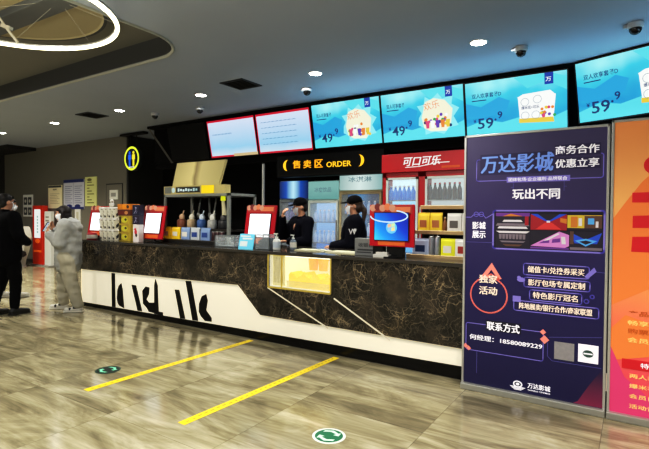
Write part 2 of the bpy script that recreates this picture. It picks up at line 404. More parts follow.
m = MB(); m.b2(-.28, .26, -.13, -.125, 0, .07); m.build('front_pane', M('bin_pane', (250, 240, 160), .2, alpha=.35), t)
for k in range(2):
    o = MB().lathe((0, 0, 0), [(0, 0), (.045, 0), (.058, .14), (.05, .14), (.04, .01), (0, .01)], n=20).build('popcorn_bucket', pap, None, (NX0 + .45 + .125 * k, FY + .18, NZ0 + .19))
    tag(o, ('left' if k == 0 else 'right') + ' one of two yellow cardboard buckets hung in the lit niche', 'bucket', 'yellow buckets in the lit niche')
    MB().b2(-.005, .005, -.005, .1, .0, .006).build('hook', steel, o, (0, .04, .10))
o = MB().lathe((0, 0, 0), [(0, 0), (.04, 0), (.05, .1), (0, .1)], n=20).build('popcorn_cup', pap, None, (NX1 - .07, FY + .1, NZ0 + .008)); tag(o, 'small yellow cup in the right corner of the lit niche', 'cup')
MB().lathe((0, 0, .1), [(.05, 0), (.03, .025), (0, .035)], n=16).build('popcorn', yel, o)

# ------------------------------------------------------------------ menu screens
def cyan_bg():
    return GRAD('screen_sky', [(0, (110, 232, 236)), (.3, (64, 204, 232)), (.55, (30, 158, 216)), (.8, (70, 205, 232)), (1, (170, 244, 248))], 'Z', -.1, .95, .95, wob=.55, wscale=2.2)
navy = GLOW('screen_navy', (14, 60, 120), .8); wglow = GLOW('screen_white', (246, 248, 246), 1.0); lightc = GLOW('screen_wave', (104, 222, 236), .95); midb = GLOW('screen_blue', (44, 166, 222), .95)
tagb = GLOW('screen_tag', (10, 70, 170), .9); yg = GLOW('screen_yellow', (240, 205, 70), .9); pk = GLOW('screen_pink', (226, 80, 130), .9); og = GLOW('screen_orange', (240, 140, 60), .9); gn = GLOW('screen_green', (60, 170, 90), .9); pu = GLOW('screen_purple', (110, 70, 180), .9); crm = GLOW('screen_cream', (240, 238, 210), 1)
SW, SH = 1.19, .68
def screen_shell(t, w=SW, h=SH):
    MB().b2(0, w, .012, .06, 0, h).build('housing', black, t, bev=.006)
    m = MB(); e = .012
    m.b2(0, w, 0, .014, 0, e); m.b2(0, w, 0, .014, h - e, h); m.b2(0, e, 0, .014, e, h - e); m.b2(w - e, w, 0, .014, e, h - e); m.build('bezel', blackg, t)
    m = MB(); m.b2(w * .3, w * .34, .06, .16, h * .3, h * .7); m.b2(w * .66, w * .7, .06, .16, h * .3, h * .7); m.build('wall_bracket', matblack, t)
def menu_screen(loc, rz, price, style, label):
    t = thing('menu_screen', label, 'screen', loc, rz, 'menu screens above the counter', rx=math.radians(11.8))
    screen_shell(t); w, h, e = SW, SH, .012
    MB().rect(e, w - e, e, h - e, .008).build('display', cyan_bg(), t)
    m = MB()
    m.poly([(e, .13), (.25, .20), (.45, .15), (.7, .2), (.95, .13), (w - e, .22), (w - e, e), (e, e)], .006, 0)
    m.poly([(e, .42), (.2, .36), (.42, .46), (.55, .4), (.5, .27), (.2, .22), (e, .26)], .0065, 1)
    m.poly([(.6, .66), (.75, .52), (.95, .58), (w - e, .45), (w - e, .6), (1.0, .665)], .0065, 0)
    m.build('artwork', [lightc, midb], t)
    m = MB(); m.rect(w * .79, w * .87, h * .79, h - e, .004, 0); m.text('万', w * .80, h * .835, .05, .002, 1, width=.06); m.build('blue_tag', [tagb, wglow], t)
    m = MB(); m.text('双人欢享套餐D' if style else '双人可享套餐', .09, .47, .06, .004, width=.36 if style else .27)
    m.rect(.09, .27, .436, .448, .004); m.build('heading_text', navy, t); m = MB()
    m.text('¥', .10, .17, .045, .004); m.text(price[0], .155, .09, .13, .004, width=.19, bold=.02); m.text(price[1], .40, .20, .085, .004, width=.055, bold=.02); m.disc(.372, .19, .013, y=.004, n=10)
    m.build('price_number', navy, t)
    m = MB()
    if style:
        m.poly([(.66, .14), (1.03, .12), (1.06, .42), (.64, .43)], .005, 0); m.poly([(.63, .42), (.70, .455), (1.0, .47), (1.06, .41)], .0045, 0)
        m.poly([(.65, .12), (1.04, .10), (1.03, .16), (.65, .17)], .004, 1)
        for (cx, cz) in ((.72, .36), (.86, .38), (.72, .2), (.84, .2)): m.arc(cx, cz, .045, .004, .003, 8, n=14)
        m.text('爆米花+可乐', .68, .275, .038, .003, 2, width=.2)
        for k in range(14): m.disc(.9 + .15 * random.random(), .16 + .13 * random.random(), .018, y=.0025 - .00005 * k, mat=[3, 4, 5, 1, 6][k % 5], n=8)
    else:
        m.poly([(.56 + .0, .30), (.60, .36), (.54, .46), (.64, .47), (.66, .57), (.74, .52), (.84, .60), (.90, .52), (1.04, .55), (1.02, .44), (1.12, .38), (1.04, .28), (1.10, .16), (.98, .14), (.9, .06), (.78, .10), (.64, .07), (.64, .16), (.55, .2)], .0055, 8)
        m.poly([(.60, .30), (.63, .16), (.72, .11), (.93, .10), (1.0, .2), (1.03, .38), (.93, .5), (.78, .54), (.66, .5)], .005, 7)
        m.text('欢乐', .64, .38, .1, .004, 0, width=.22, rot=.15); m.text('欢乐', .643, .383, .1, .0035, 4, width=.22, rot=.15, bold=0)
        for k in range(20): m.disc(.64 + .36 * random.random(), .15 + .17 * random.random(), .022, y=.0034 - .00005 * k, mat=[3, 4, 5, 1, 6, 2, 0][k % 7], n=9)
        for k in range(5): m.poly([(.66 + .07 * k, .15), (.70 + .07 * k, .15), (.71 + .07 * k, .25), (.65 + .07 * k, .25)], .0020, [3, 0, 5, 4, 1][k])
    m.build('meal_picture', [wglow, yg, navy, pk, og, pu, gn, crm, GLOW('screen_greyline', (120, 150, 170), .9) if style else GLOW('screen_splash', (150, 236, 244), .95)], t)
    return t
zb = 2.415
menu_screen((-4.25, 6.2, zb), 0, ('49', '9'), 0, 'cyan menu screen priced 49.9 beside the red-edged white screens')
menu_screen((-3.055, 6.2, zb), 0, ('49', '9'), 0, 'cyan menu screen priced 49.9, right neighbour of the other 49.9 screen')
menu_screen((-1.86, 6.2, zb - .01), 0, ('59', '9'), 1, 'cyan menu screen priced 59.9 directly above the purple poster')
menu_screen((-.565, 6.2, 2.45), -A, ('59', '9'), 1, 'cyan menu screen priced 59.9 angled in the top right corner')
pale = GRAD('screen_pale', [(0, (226, 236, 240)), (.35, (158, 208, 240)), (1, (214, 226, 246))], 'Z', 0, .68, .95, wob=.1)
sred = GLOW('screen_red', (215, 24, 60), .9); sline = GLOW('screen_line', (120, 160, 205), .9)
for k, (x, w) in enumerate(((-6.565, 1.155), (-5.40, 1.13))):
    t = thing('menu_screen', ('white-blue screen with red edge, nearly blank, at the row\'s left' if k == 0 else 'white-blue screen with red edge and faint text lines, beside the first cyan menu'), 'screen', (x, 6.2, zb - .015), 0, 'menu screens above the counter', rx=math.radians(11.8))
    screen_shell(t, w, SH); e = .01
    MB().rect(e, w - e, e, SH - e, .008).build('display', pale, t)
    m = MB(); q = .006
    m.rect(e, w - e, SH - .045, SH - e, q); m.rect(w - .03, w - e, e, SH - e, q - .001); m.rect(e, .03, e, SH - e, q - .001)
    m.rect(e, w * (.62 if k == 0 else 1) - e, e, .04, q - .002)
    if k == 0: m.rect(w * .5, w - e, .012, .06, q - .003, 1)
    m.build('red_border', [sred, GLOW('screen_sand', (214, 190, 150), .9)], t)
    for j in range(2 if k == 0 else 5):
        z = (.42 - .012 * j if k == 0 else .52 - .09 * j); m = MB()
        pts = [(.1, z)]; top_ = []
        for i in range(6 + 3 * k):
            q_ = .1 + i * .085; pts += [(q_ + .05, z + .001), (q_ + .08, z - .002)]; top_ += [(q_ + .03, z + (.007 if k == 0 else .012)), (q_ + .06, z + .004)]
        m.poly(pts + top_[::-1], .005); m.build('text_line', sline, t)
t = thing('dark_screen', 'switched-off black screen at the far left end of the screen row', 'screen', (-7.66, 6.2, 2.40), 0, rx=math.radians(11.8))
MB().b2(0, 1.04, .01, .06, 0, SH).build('housing', black, t, bev=.006); MB().b2(.012, 1.028, .002, .012, .012, SH - .012).build('display', M('off_panel', (26, 26, 27), .2), t)

# ------------------------------------------------------------------ order sign
gold = GLOW('sign_gold', (255, 200, 40), 1.25); golde = GLOW('sign_edge', (230, 120, 10), .9)
t = thing('order_sign', 'black fascia sign reading ORDER in lit yellow letters between two crescents', 'sign', (-5.4, 6.1, 1.97))
MB().poly([(.45, .02), (2.39, .02), (2.39, .36), (.45, .36)], .02, 0, depth=.2).build('sign_board', M('sign_black', (12, 12, 11), .6, spec=.1), t)
m = MB(); m.b2(.47, 2.38, .012, .02, .03, .055)
m.build('fascia_texture', M('sign_dark_relief', (24, 22, 18), .6, spec=.1), t)
amb = GLOW('sign_amber', (255, 176, 24), 1.2)
for g_, x_, z_ in (('售', .79, .150), ('卖', 1.0, .145), ('区', 1.215, .142)):
    m = MB(); m.text(g_, x_, z_, .125, .006, 0, width=.145, bold=.03, ext=.02); m.build('lettering', amb, t)
m = MB(); m.text('ORDER', 1.43, .138, .085, .006, 0, width=.44, bold=.012, ext=.02); m.build('lettering', gold, t)
for (cx, s_, zz) in ((.68, 1, .205), (1.99, -1, .215)):
    m = MB(); n = 12; r = .088
    out = [(cx - s_ * r * math.cos(b), zz + r * math.sin(b)) for b in [(-PI / 2 + PI * k / n) for k in range(n + 1)]]
    inn = [(cx - s_ * (r * .5) * math.cos(b), zz + r * math.sin(b)) for b in [(PI / 2 - PI * k / n) for k in range(1, n)]]
    m.poly(out + inn, .004, 0, depth=.015); m.build('crescent', gold, t)

# ------------------------------------------------------------------ fridges
def bottle(name, mcol, mcap, r=.03, h=.2):
    m = MB(); m.lathe((0, 0, 0), [(0, 0), (r, .004), (r, h * .6), (r * .5, h * .8), (r * .42, h * .9), (r * .48, h * .9), (r * .48, h), (0, h)], n=10, mats=[0, 0, 0, 0, 1, 1, 1])
    return m.build(name, [mcol, mcap], None, smooth=True)
def fridge(x0, x1, h, y, head_mat, int_mat, frame_mat, label, hh, nshelf, text=None):
    w = x1 - x0; d = .62
    t = thing('drinks_fridge', label, 'fridge', (x0, y, 0), 0, 'upright drinks fridges behind the staff')
    m = MB(); e = .045
    m.b2(0, e, .03, d, 0, h); m.b2(w - e, w, .03, d, 0, h); m.b2(0, w, .03, d, h - .05, h); m.b2(0, w, .03, d, 0, .3); m.b2(0, w, d - .04, d, 0, h); m.b2(e, w - e, .03, d - .04, h - hh - .02, h - hh)
    m.build('body', frame_mat, t, bev=.005)
    m = MB(); m.b2(.01, w - .01, 0, .03, h - hh, h - .01)
    hd = m.build('header', head_mat, t)
    if text:
        m = MB(); m.text(text, w / 2, h - hh * .62, hh * .26, -.003, 0, width=w * .55, align='C'); m.build('header_text', GLOW('header_ink', (120, 150, 160), .7), hd)
    m = MB(); m.b2(e, w - e, .20, .22, .3, h - hh - .02); m.build('lit_interior', int_mat, t)
    dt = h - hh - .02
    for k in range(nshelf):
        z = dt - .36 - k * .34
        MB().b2(e, w - e, .06, .20, z, z + .012).build('shelf', steel, t)
    m = MB(); f = .045
    m.b2(.005, f, 0, .028, .28, dt); m.b2(w - f, w - .005, 0, .028, .28, dt); m.b2(f, w - f, 0, .028, dt - f, dt); m.b2(f, w - f, 0, .028, .28, .34)
    dr = m.build('door', frame_mat, t, bev=.004)
    MB().b2(f, w - f, .010, .014, .34, dt - f).build('door_glass', glass, dr)
    MB().b2(w - .035, w - .02, -.03, 0, .9, 1.3).build('handle', silver, dr)
    return t, [dt - .36 - k * .34 + .012 for k in range(nshelf)]
fwht = M('fridge_white', (188, 196, 190), .4)
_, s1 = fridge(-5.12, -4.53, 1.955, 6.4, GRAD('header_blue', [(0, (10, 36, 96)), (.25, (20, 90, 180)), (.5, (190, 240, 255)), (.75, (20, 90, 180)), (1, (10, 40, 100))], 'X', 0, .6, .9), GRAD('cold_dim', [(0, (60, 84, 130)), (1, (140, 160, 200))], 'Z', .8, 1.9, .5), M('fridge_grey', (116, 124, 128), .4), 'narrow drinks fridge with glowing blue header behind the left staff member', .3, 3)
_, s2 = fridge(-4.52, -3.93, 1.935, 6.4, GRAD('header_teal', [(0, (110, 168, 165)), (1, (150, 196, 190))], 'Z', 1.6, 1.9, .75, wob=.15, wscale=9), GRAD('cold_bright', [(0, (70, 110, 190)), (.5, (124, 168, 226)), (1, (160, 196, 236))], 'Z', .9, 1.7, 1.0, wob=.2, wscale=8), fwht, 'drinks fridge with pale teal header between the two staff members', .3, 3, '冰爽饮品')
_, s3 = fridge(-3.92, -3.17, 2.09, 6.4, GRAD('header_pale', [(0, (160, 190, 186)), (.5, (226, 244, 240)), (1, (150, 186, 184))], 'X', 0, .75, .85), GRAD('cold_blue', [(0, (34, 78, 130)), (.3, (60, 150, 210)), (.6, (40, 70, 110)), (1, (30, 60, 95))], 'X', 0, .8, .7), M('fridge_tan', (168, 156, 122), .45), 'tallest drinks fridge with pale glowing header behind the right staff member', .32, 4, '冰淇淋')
bl_w = M('bottle_white', (160, 180, 212), .35, emit=(150, 176, 220), es=.3); bl_b = M('bottle_blue', (40, 110, 200), .3, emit=(40, 120, 220), es=.35); cap_w = M('cap_white', (230, 230, 235), .4); cap_r = M('cap_red', (190, 20, 30), .4); bl_d = M('bottle_dark', (54, 34, 40), .25); bl_v = M('bottle_violet', (120, 116, 160), .35, emit=(110, 110, 160), es=.2)
def row(proto, xs, y, z, lab, grp, cat='bottle'):
    first = True
    for i, x in enumerate(xs):
        o = proto.copy() if proto.get('used') else proto
        if proto.get('used'): COL.objects.link(o)
        proto['used'] = 1
        o.location = (x, y, z); tag(o, lab, cat, grp)
pb = bottle('drink_bottle', bl_w, cap_w)
for j, z in enumerate(s2[:2]): row(pb, [-4.43 + .085 * i for i in range(6)], 6.51, z, ('white bottle on the %s shelf of the pale teal headed fridge' % ['top', 'second'][j]), 'white bottles in the teal headed fridge')
for j, z in enumerate(s3[:3]): row(pb, [-3.84 + .1 * i for i in range(7)], 6.51, z, ('white bottle on the %s shelf of the tallest pale headed fridge' % ['top', 'second', 'third'][j]), 'white bottles in the tallest fridge')
pd = bottle('drink_bottle', bl_v, cap_w)
for j, z in enumerate(s1[:2]): row(pd, [-5.03 + .1 * i for i in range(5)], 6.51, z, ('dim violet bottle on the %s shelf of the blue headed fridge' % ['top', 'second'][j]), 'bottles in the blue headed fridge')

# red cola fridge
t = thing('cola_fridge', 'big red double-door cola fridge with white script header', 'fridge', (-2.97, 6.0, 0))
cred = M('cola_red', (158, 10, 24), .35, emit=(170, 10, 24), es=.06)
w, h, d = 1.25, 2.22, .6
m = MB()
for x in (0, .52, w - .06): m.b2(x, x + .06 + (.06 if x == .52 else 0), .02, d, 0, 1.97)
m.b2(0, w, .02, d, 1.9, h); m.b2(0, w, .02, d, 0, .35); m.b2(0, w, d - .03, d, 0, h); m.build('body', cred, t, bev=.006)
m = MB(); m.b2(0, w, -.02, .02, 1.97, h); hd = m.build('header', M('cola_header', (172, 10, 26), .35, emit=(190, 10, 26), es=.12), t, bev=.004)
m = MB(); m.text('可口可乐', .33, 2.045, .125, -.023, width=.52, bold=.03, shear=.25); m.line([(.36, 2.03), (.55, 2.035), (.82, 2.075), (.96, 2.075)], .01, -.0235); m.build('script_lettering', GLOW('cola_white', (250, 246, 244), .9), hd)
m = MB(); m.rect(.86, 1.10, 2.0, 2.03, -.0225); m.build('orange_print', M('orange_print', (206, 90, 30), .5), hd)
m = MB(); m.b2(.06, .52, .22, .24, .35, 1.9); m.build('lit_interior', GRAD('cola_cold_left', [(0, (60, 150, 215)), (.5, (110, 195, 235)), (1, (205, 236, 244))], 'Z', 1.2, 1.9, 1.2, wob=.15, wscale=9), t)
m = MB(); m.b2(.64, w - .06, .22, .24, .35, 1.9); m.build('lit_interior', GRAD('cola_cold_right', [(0, (160, 168, 172)), (1, (206, 224, 224))], 'Z', 1.3, 1.9, .9), t)
for (xa, xb) in ((.06, .53), (.63, w - .05)):
    m = MB(); f = .03; m.b2(xa, xa + f, 0, .02, .34, 1.9); m.b2(xb - f, xb, 0, .02, .34, 1.9); m.b2(xa, xb, 0, .02, 1.87, 1.9); m.b2(xa, xb, 0, .02, .34, .38)
    dr = m.build('door', fwht, t); MB().b2(xa + f, xb - f, .008, .012, .38, 1.87).build('door_glass', glass, dr)
    for z in (.75, 1.1, 1.33, 1.58): MB().b2(xa, xb, .05, .22, z, z + .012).build('shelf', steel, t)
MB().tube((.58, -.03, 1.0), (.58, -.03, 1.5), .012).build('handle', silver, t)
pb = bottle('drink_bottle', bl_b, cap_w, .032, .2)
for j, z in enumerate((1.592, 1.342)): row(pb, [-2.885 + .066 * i for i in range(7)], 6.12, z, 'blue bottle on the %s shelf behind the cola fridge left door' % ['upper', 'lower'][j], 'blue bottles in the cola fridge')
pc = bottle('drink_bottle', bl_d, cap_r, .032, .23); row(pc, [-2.31 + .066 * i for i in range(7)], 6.12, 1.592, 'dark bottle on the upper shelf behind the cola fridge right door', 'dark bottles in the cola fridge')
m = MB(); m.lathe((0, 0, 0), [(0, 0), (.028, 0), (.032, .01), (.032, .115), (.026, .125), (0, .125)], n=12, mats=[1, 1, 0, 1, 1])
pcan = m.build('drink_can', [M('can_grey', (178, 180, 184), .35, .2, vary=.4, scale=40), steel], None, smooth=True)
row(pcan, [-2.31 + .07 * i for i in range(7)], 6.1, 1.342, 'grey patterned can on the lower shelf behind the cola fridge right door', 'cans in the cola fridge', 'can')

m = MB(); m.tube((0, 0, 0), (0, 0, 2.2), .022, n=12); m.lathe((0, 0, 0), [(0, .012), (.07, .012), (.07, 0)], n=16)
o = m.build('metal_post', M('post_grey', (165, 165, 160), .4, .2, emit=(150, 150, 145), es=.08), None, (-5.05, 5.9, 0)); tag(o, 'slim upright pale metal post left of the blue headed fridge', 'post')

# ------------------------------------------------------------------ popcorn warmer cabinet
t = thing('popcorn_warmer', 'grey metal snack warming cabinet with slanted tan hood on counter', 'cabinet', (-5.48, 4.3, CT))
w, d, h = 1.25, .5, .66
m = MB(); p = .03
for (x, y) in ((0, 0), (w - p * 1.6, 0), (0, d - p), (w - p, d - p)): m.b2(x, x + (p * 1.6 if x > .5 and y == 0 else p), y, y + p, 0, h)
m.b2(0, w, 0, d, h - .035, h); m.b2(w - .02, w, 0, d, 0, .04); m.build('frame', M('warmer_grey', (140, 144, 140), .4, .3), t, bev=.003)
m = MB(); m.b2(.01, w - .04, .03, d - .02, .17, .19); m.b2(.01, w - .04, .03, .04, .19, .205); m.build('shelf', M('shelf_dark', (48, 44, 40), .4, .3), t)
MB().b2(-.05, w - .05, -.01, d, .0, .05).build('base_tray', M('tray_dark', (54, 52, 50), .35, .4), t, bev=.006)
MB().b2(.01, w - .04, d - .02, d - .01, .05, h - .035).build('back_panel', matblack, t)
m = MB(); m.b2(0, w - .07, .0, .09, h, h + .11); hb = m.build('header_box', M('header_tan', (170, 160, 112), .5, emit=(170, 155, 100), es=.12), t)
m = MB(); m.rect(.02, .16, h + .012, h + .1, -.003, 0); m.rect(.25, .72, h + .02, h + .095, -.003, 1); m.rect(.75, .98, h + .005, h + .108, -.003, 2); m.disc(.2, h + .055, .035, y=-.003, mat=3)
[m.rect(.29 + .05 * k, .29 + .05 * k + .036, h + .035 + .006 * (k % 2), h + .078 - .007 * (k % 3), -.005, 3) for k in range(8)]; m.build('header_graphics', [M('header_grey', (112, 116, 110), .4), M('header_dark', (40, 38, 30), .5), M('header_yellow', (235, 205, 20), .5, emit=(235, 200, 10), es=.3), M('header_pale', (190, 184, 150), .5)], hb)
m = MB(); bmx = m.bm
P = [(.15, .02, h + .11), (1.04, .02, h + .11), (1.12, .06, h + .43), (.20, .06, h + .43)]
fr = [bmx.verts.new(v) for v in P]; bk = [bmx.verts.new((v[0], v[1] + .04, v[2])) for v in P]
bmx.faces.new(fr)
for i in range(4): bmx.faces.new((fr[i], fr[(i + 1) % 4], bk[(i + 1) % 4], bk[i]))
bmx.faces.new(bk[::-1])
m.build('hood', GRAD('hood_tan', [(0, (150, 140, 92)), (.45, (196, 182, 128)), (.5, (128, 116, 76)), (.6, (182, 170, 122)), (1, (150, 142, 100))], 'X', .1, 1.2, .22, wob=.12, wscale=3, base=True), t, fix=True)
for i, (x, c) in enumerate(((.33, steel), (.5, steel), (.66, grey), (.80, steel))):
    m = MB(); m.tube((x, .22, h - .03), (x + .03 * (-1) ** i, .2, h - .26), .012, n=8); m.ell((x + .03 * (-1) ** i, .2, h - .28), (.03, .015, .045), u=10, v=6)
    m.build('hanging_ladle', c, t, smooth=True)
m = MB(); m.tube((1.02, .12, h - .035), (1.02, .12, h - .09), .03, .035, 0, 12); m.tube((1.02, .12, h - .09), (1.05, .12, h - .28), .022, .035, 1, 12); m.build('lamp_tube', [GLOW('lime_glow', (220, 230, 30), .9), M('lamp_pale', (196, 190, 160), .4)], t)
toyc = [((150, 96, 70), (210, 180, 150)), ((190, 170, 140), (230, 224, 206)), ((70, 110, 170), (210, 224, 238)), ((180, 182, 180), (226, 226, 220)), ((40, 42, 44), (90, 90, 92))]
toyn = ['brown', 'cream', 'blue', 'pale grey', 'black']
for i, ((c1, c2), nm) in enumerate(zip(toyc, toyn)):
    x = -5.48 + .20 + .2 * i; o = MB().lathe((0, 0, 0), [(0, 0), (.05, 0), (.062, .03), (.062, .11), (.05, .13), (0, .13)], n=16).build('novelty_cup', M('toy_' + nm.replace(' ', '_'), c1, .4, vary=.3, scale=30), None, (x, 4.44, CT + .191), smooth=True)
    tag(o, '%s novelty cup with tall rounded lid on the warming cabinet shelf' % nm, 'cup', 'novelty cups on the cabinet shelf')
    MB().ell((.008, 0, .155), (.042, .036, .052), u=14, v=8).tube((.02, 0, .19), (.045, 0, .25), .008, n=6).build('lid', M('toylid_' + nm.replace(' ', '_'), c2, .4, vary=.25, scale=40), o, smooth=True)
def pouch(name, mat, lab, cat, grp, loc, w=.15, h=.16, d=.06, band=None, rz=0):
    m = MB(); n = 6
    prof = [(0, .42), (.08, .5), (.5, .5), (.86, .35), (.93, .06), (1, .03)]
    rings = []
    for (z, t_) in prof:
        rings.append([m.bm.verts.new((w / 2 * sx * (1 if z < .9 else 1.04), d * t_ * sy, z * h)) for (sx, sy) in ((-1, -.6), (-.5, -1), (.5, -1), (1, -.6), (1, .6), (.5, 1), (-.5, 1), (-1, .6))])
    for a_, b_ in zip(rings, rings[1:]):
        for k in range(8): m.bm.faces.new((a_[k], a_[(k + 1) % 8], b_[(k + 1) % 8], b_[k]))
    m.bm.faces.new(rings[0][::-1]); m.bm.faces.new(rings[-1])
    o = m.build(name, mat, None, loc, (0, 0, rz)); tag(o, lab, cat, grp)
    if band: MB().rect(-w * .3, w * .3, h * .25, h * .62, -d * .5 - .003).build('front_print', band, o)
    return o
yp = M('pouch_yellow', (238, 200, 40), .4, emit=(238, 195, 20), es=.1); bp = M('pouch_blue', (150, 174, 214), .4); wp = M('pouch_white', (208, 216, 222), .4); wband = M('band_white', (235, 232, 220), .5); bband = M('band_blue', (60, 90, 160), .5)
for i, (mt_, bd, nm) in enumerate(((yp, wband, 'yellow snack pouch leftmost in front of the warming cabinet'), (yp, wband, 'yellow snack pouch next to the pale blue pouch, warming cabinet front'), (bp, wband, 'pale blue pouch beside the yellow ones, front of warming cabinet'), (wp, bband, 'white pouch with blue print between two blue pouches'), (bp, bband, 'pale blue pouch with dark blue print, rightmost at the warming cabinet'))):
    pouch('snack_pouch', mt_, nm, 'snack', 'snack pouches in front of the warming cabinet', (-5.44 + .192 * i, 4.325, CT + .051), .168, .165, .05, bd)
for i in range(3):
    o = pcan.copy(); COL.objects.link(o); o.data = pcan.data.copy(); o.data.materials[0] = M('can_dark', (70, 40, 44), .35, .2, vary=.5, scale=30)
    o.location = (-4.52 + .072 * i, 4.32, CT + .05); tag(o, '%s dark red can at right front of the warming cabinet' % ['left', 'middle', 'right'][i], 'can', 'dark cans by the warming cabinet')

# ------------------------------------------------------------------ red-framed till displays
def till(loc, lab, tablet=True, rz=0, w=.5, h=.46, z0=.05):
    t = thing('till_display', lab, 'display', loc, rz, 'red framed till displays on the counter' if tablet else None)
    m = MB(); m.lathe((0, .06, 0), [(0, 0), (.11, 0), (.11, .012), (.03, .02), (0, .02)], n=20); m.tube((0, .07, .01), (0, .05, .12) if not tablet else (0, .085, .16), .022); m.build('stand', black, t)
    m = MB(); b = .07
    m.b2(-w / 2, w / 2, .0, .02, z0, z0 + h)
    pf = m.build('red_surround', red, t, bev=.004)
    m = MB(); m.rect(-w / 2 + .02, w / 2 - .02, z0 + h - .085, z0 + h - .005, -.002, 0)
    for k in range(5): m.disc(-w * .42 + .05 * k, z0 + h - .03 + .01 * (k % 2), .034, y=-.003 - .0004 * k, mat=[1, 2, 1, 3, 1][k], n=12)
    m.rect(0, w / 2 - .04, z0 + h - .07, z0 + h - .02, -.0027, 3)
    MB().rect(-w * .3, w * .3, z0 + .012, z0 + .06, -.002).build('orange_strip', M('strip_orange', (226, 110, 40), .5), pf)
    m.build('printed_strip', [M('strip_red', (170, 50, 40), .5), M('strip_pink', (205, 150, 130), .5), M('strip_brown', (120, 40, 40), .5), M('strip_peach', (220, 130, 90), .5), M('strip_orange', (226, 110, 40), .5)], pf)
    m = MB(); m.b2(-w / 2 + b, w / 2 - b + .01, -.012, .0, z0 + .075, z0 + h - .1); sc_ = m.build('bezel', M('bezel_grey', (60, 60, 62), .4), t)
    return t, (-w / 2 + b + .006, w / 2 - b + .004, z0 + .081, z0 + h - .106)
wscr = GRAD('till_white', [(0, (255, 250, 250)), (.5, (236, 248, 255)), (1, (255, 255, 255))], 'Z', .1, .45, 1.6)
faint = GLOW('till_faint', (232, 250, 248), 1.3)
for i, (loc, lab, rz) in enumerate((((-6.99, 4.2, CT), 'red framed white till display by the woman in grey, far counter end', 0), ((-5.53, 4.12, CT), 'red framed white till display left of the snack warming cabinet', 0), ((-3.73, 4.25, CT), 'red framed white till display beside the staff member raising a hand', .0))):
    t, (a, b, c, d) = till(loc, lab, True, rz, .46)
    MB().rect(a, b, c, d, -.0135).build('display', wscr, t)
    MB().rect(a + .05, a + .14, c + .1, c + .19, -.0145).build('display_print', faint, t)
    for ch in t.children:
        if not ch.name.startswith('stand'): ch.rotation_euler[0] = -.16
t, (a, b, c, d) = till((-1.895, 4.03, CT), 'red framed till display showing a blue desktop near the snack stand', False, 0, .455, .39, .105)
c -= .02; d += .03; a -= .015; b += .012
MB().b2(a - .006, b + .006, -.016, -.01, c - .006, d + .006).build('monitor_edge', black, t)
MB().rect(a, b, c, d, -.0165).build('display', GRAD('desktop_blue', [(0, (90, 225, 235)), (.35, (30, 150, 240)), (.8, (14, 70, 200)), (1, (10, 50, 170))], 'D', .0, .55, 1.1, wob=.1, wscale=4), t)
m = MB(); cx, cz = (a + b) / 2 + .005, (c + d) / 2 - .01; q = .034
for (i, j, k) in ((0, 0, 0), (1, 0, 1), (0, 1, 2), (1, 1, 3)):
    m.poly([(cx + (i - 1) * q * 1.1, cz + (j - 1) * q * 1.1 + .006 * i), (cx + (i - 1) * q * 1.1 + q, cz + (j - 1) * q * 1.1 + .006 * i + .006), (cx + (i - 1) * q * 1.1 + q, cz + (j - 1) * q * 1.1 + q + .006 * i + .004), (cx + (i - 1) * q * 1.1, cz + (j - 1) * q * 1.1 + q + .006 * i - .002)], -.0175, k)
m.disc(cx, cz, .055, y=-.0170, mat=4, n=18)
m.build('window_emblem', [GLOW('em_b', (150, 205, 250), 1), GLOW('em_y', (250, 230, 150), 1), GLOW('em_r', (250, 190, 150), 1), GLOW('em_g', (210, 240, 170), 1), GLOW('em_glow', (120, 205, 250), 1)], t)
m = MB(); m.arc(-.02, d - .03, .055, .012, -.0178, 0, PI * 1.02, PI * 2.35, sx=3.4, n=24); m.build('white_swoosh', GLOW('swoosh', (205, 235, 255), 1), t)
MB().b2(-.06, .10, .03, .1, 0, .13).build('base_box', black, t); MB().b2(-.2, -.1, .02, .1, 0, .12).build('base_box', black, t)

# ------------------------------------------------------------------ goods on the left of the counter
cupm = M('cup_print', (206, 206, 192), .5)
nt = cupm.node_tree; bs = nt.nodes['Principled BSDF']; tc = nt.nodes.new('ShaderNodeTexCoord'); vo = nt.nodes.new('ShaderNodeTexVoronoi'); vo.inputs['Scale'].default_value = 17
nt.links.new(tc.outputs['Object'], vo.inputs['Vector']); r = ramp(nt, [(.36, (30, 28, 30)), (.44, (216, 214, 200))]); nt.links.new(vo.outputs['Distance'], r.inputs[0]); nt.links.new(r.outputs[0], bs.inputs['Base Color'])
first = None
rown = ['bottom', 'second', 'top']; coln = ['first', 'second', 'third', 'fourth']
for j in range(3):
    for i in range(4):
        if first is None:
            o = MB().lathe((0, 0, 0), [(0, 0), (.04, 0), (.052, .13), (0, .13)], n=16).build('printed_cup', cupm, None, smooth=False); MB().lathe((0, 0, .13), [(.055, 0), (.055, .015), (.045, .03), (0, .032)], n=16).build('lid', offw, o); first = o
        else: o = dup(first, (0, 0, 0), '')
        o.location = (-6.73 + .107 * i, 4.17, CT + .001 + .163 * j)
        tag(o, 'black-and-white printed cup, %s tier of its stack, %s from the left' % (rown[j], coln[i]), 'cup', 'stacked printed cups by the far till')
o = MB().lathe((0, 0, 0), [(0, 0), (.03, 0), (.04, .05), (.02, .06), (0, .06)], n=12).ell((.0, 0, .085), (.03, .03, .028), u=12, v=8).build('white_figurine', offw, None, (-6.5, 4.17, CT + .49), smooth=True); tag(o, 'small white figurine on top of the stacked printed cups', 'figurine')
